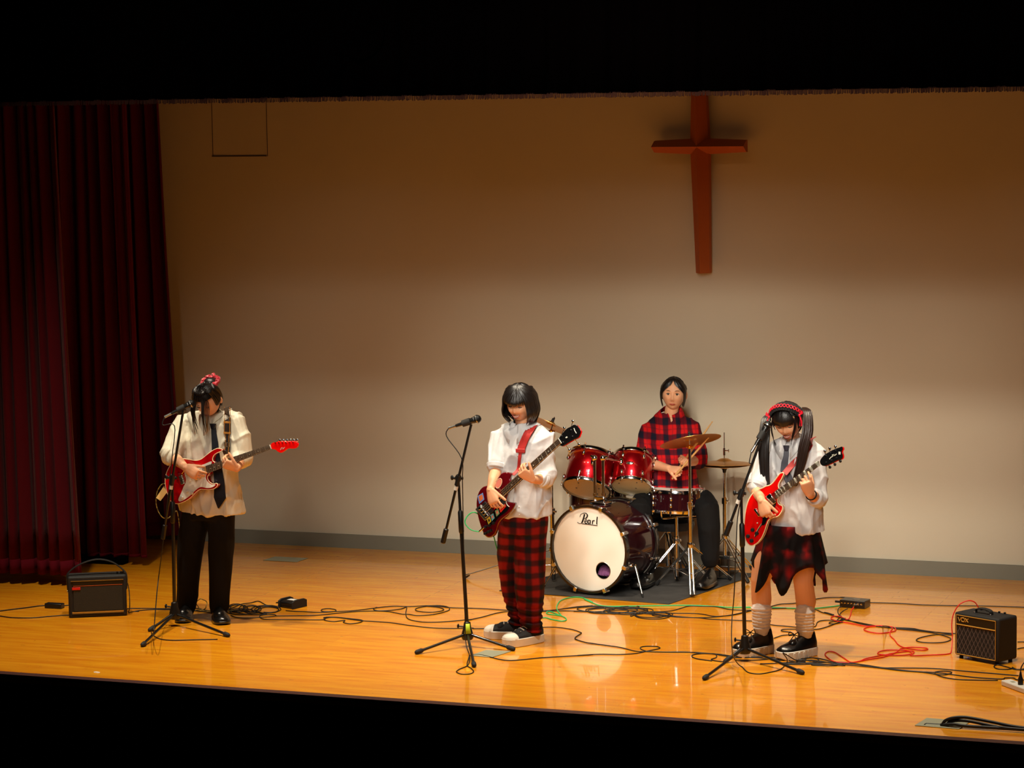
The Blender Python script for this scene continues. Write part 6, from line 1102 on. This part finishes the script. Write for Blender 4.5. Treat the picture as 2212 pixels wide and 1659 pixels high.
cable(D_([(340, 1385), (500, 1378), (700, 1360), (760, 1335), (860, 1335), (1000, 1370), (1060, 1385)])+E_([(280, 840), (500, 850), (720, 882), (1000, 915), (1250, 930), (1400, 950), (1600, 975), (1850, 990), (1880, 980), (1960, 980), (1990, 995), (2060, 1000)]), 'black cable to the power strip, middle of three', r=.0032)
cable(D_(coil(640, 1362, 130, 16, 2, 4, .1)), 'flattened black cable coil at the twin-tailed player\'s toes', r=.003)
cable(E_([(590, 268), (850, 275), (1100, 290), (1400, 298), (1640, 300), (1850, 305), (2150, 317)]), 'black cable going from the right direct box off the right edge', r=.003)
cable(E_([(300, 430), (330, 410), (380, 435), (480, 452), (620, 480), (760, 500), (1000, 512), (1100, 530), (1390, 572), (1240, 570), (1100, 595), (1045, 620), (1080, 640), (1200, 648), (1320, 640), (1372, 610), (1300, 580), (1200, 555), (1050, 535), (840, 515)]), 'black cable with an oval loop just left of the right amplifier', r=.003)
cable(E_([(305, 360), (325, 395)]), 'short black lead dropping from the right direct box', r=.003, pre=[fl(*E_([(345, 305)])[0], .02), fl(*E_([(312, 325)])[0], .01)])
cable(E_([(350, 352), (322, 385), (340, 400)]), 'second short black lead under the right direct box', r=.003, pre=[fl(*E_([(400, 325)])[0], .02)])
p_ = [fl(*E_([(800, 500)])[0]), fl(*E_([(760, 490)])[0], .03), fl(*E_([(735, 490)])[0], .07), fl(*E_([(728, 492)])[0], .085), fl(*E_([(738, 495)])[0], .05), fl(*E_([(730, 500)])[0], .01), fl(*E_([(715, 502)])[0])]
solo('cable_end', MB().tube(cr(p_, 4), .003, 6), 'cable_black', 'black cable kink standing up beside the red cable coil', 'cable')
cable(E_([(1950, 880), (2000, 900), (2100, 890)]), 'black mains lead curled behind the right amplifier', r=.0035, pre=[fl(*q) for q in E_([(2150, 905), (1990, 907), (1900, 882), (1810, 862), (1778, 878), (1810, 900), (1900, 905), (1960, 895)])])
cable(E_([(2000, 640), (2061, 640), (2150, 650)]), 'black cable leaving behind the right amplifier, upper', r=.003); cable(E_([(2000, 705), (2061, 695), (2150, 700)]), 'black cable leaving behind the right amplifier, lower', r=.003)
solo('plug_cord', MB().tube(cr([PLUGT, PLUGT+V((.005, 0, .03)), PLUGT+V((.03, .02, .06)), PLUGT+V((.09, .05, .05)), PLUGT+V((.16, .08, -.08))], 5), .0035, 6), 'cable_black', 'black mains cord rising from the plug in the power strip', 'cable', loc=PLUGT)
# red
rp = E_([(425, 385), (400, 430), (360, 415), (310, 398), (255, 400), (243, 420), (300, 445), (400, 460), (560, 490), (640, 490), (720, 487), (830, 502), (850, 530), (800, 548), (700, 558), (600, 545), (550, 520), (600, 497), (700, 492), (780, 497), (820, 512), (800, 540), (800, 580), (840, 620), (870, 660), (920, 690), (1000, 707), (1100, 718), (1155, 708), (1120, 695), (1000, 690), (900, 705), (850, 740), (780, 770), (700, 790), (600, 805), (520, 820), (430, 832), (360, 790), (280, 740), (215, 730), (184, 755), (212, 790), (280, 828), (400, 836), (500, 825), (560, 800), (650, 780), (760, 760), (860, 742), (1000, 725), (1022, 745), (960, 762), (800, 767), (692, 755), (690, 735), (760, 718), (870, 716), (960, 722), (1010, 750), (1000, 768), (1200, 763), (1310, 757), (1370, 745)])
ar = fl(2058, 1408); mid_z = [(1385, 600), (1380, 480), (1395, 380), (1450, 290), (1530, 252), (1590, 262), (1625, 305), (1636, 345)]; ry = ar.y+.02
cable(rp, 'red cable snaking over the floor up to the right amplifier', 'cable_red', r=.0034, pre=[fl(*E_([(455, 312)])[0], .028), fl(*E_([(432, 345)])[0], .012)], post=[at(*E_([(q)])[0], ry+.02*i) for i, q in enumerate(mid_z)])
q = at(*E_([(1636, 352)])[0], ry+.15); part('jack_plug', MB().cyl(q+V((0, 0, .02)), q-V((0, 0, .035)), .006), 'chrome', AR)
# green
bj = BASSJACK; cable(C_c([(540, 1120), (430, 1127), (330, 1150), (282, 1188), (300, 1213), (385, 1220), (500, 1200), (650, 1120), (795, 1055), (880, 1070), (970, 1085), (1010, 1070), (970, 1040), (850, 1022), (833, 1005), (870, 1000), (960, 1035), (930, 990), (925, 950), (960, 900), (1050, 873), (1150, 875), (1244, 915)])+B_([(310, 172), (400, 210), (480, 240), (600, 250), (900, 246), (1250, 240), (1500, 240), (1750, 252), (1900, 262), (2115, 258)])+D_([(180, 880), (440, 880), (660, 888), (830, 888), (1020, 867), (1050, 862)]), 'green instrument cable from the bass guitar to the right direct box', 'cable_green', r=.0036, pre=[bj, bj+V((-.05, -.005, .01)), bj+V((-.09, -.0, .05)), bj+V((-.075, .02, .095)), bj+V((-.03, .04, .105)), at(1060, 1140, 1.66), at(1072, 1180, 1.72), at(1095, 1260, 1.80), at(1105, 1330, 1.86)])
# thick cables at the lower right
for pts, lab in (([(1290, 1425, 0), (1320, 1425, .024), (1400, 1430, .042), (1500, 1434, .047), (1620, 1440, .040), (1780, 1450, .028), (1950, 1460, .014), (2150, 1475, .008)], 'thick black cable rising from the edge plate, highest of three'), ([(1330, 1422, 0), (1370, 1426, .020), (1460, 1434, .030), (1570, 1442, .028), (1750, 1458, .016), (1900, 1472, .010), (2150, 1490, .008)], 'thick black cable from the edge plate, middle of three'), ([(1275, 1423, 0), (1400, 1438, .012), (1500, 1446, .008), (1750, 1462, .008), (2150, 1486, .008)], 'thick black cable from the edge plate lying flat, lowest of three')):
    solo('stage_cable', MB().tube(cr([fl(*E_([(a, b)])[0], .008)+V((0, 0, z)) for a, b, z in pts], 5), .0085, 10), 'cable_black', lab, 'cable', 'thick stage cables at the right front edge')
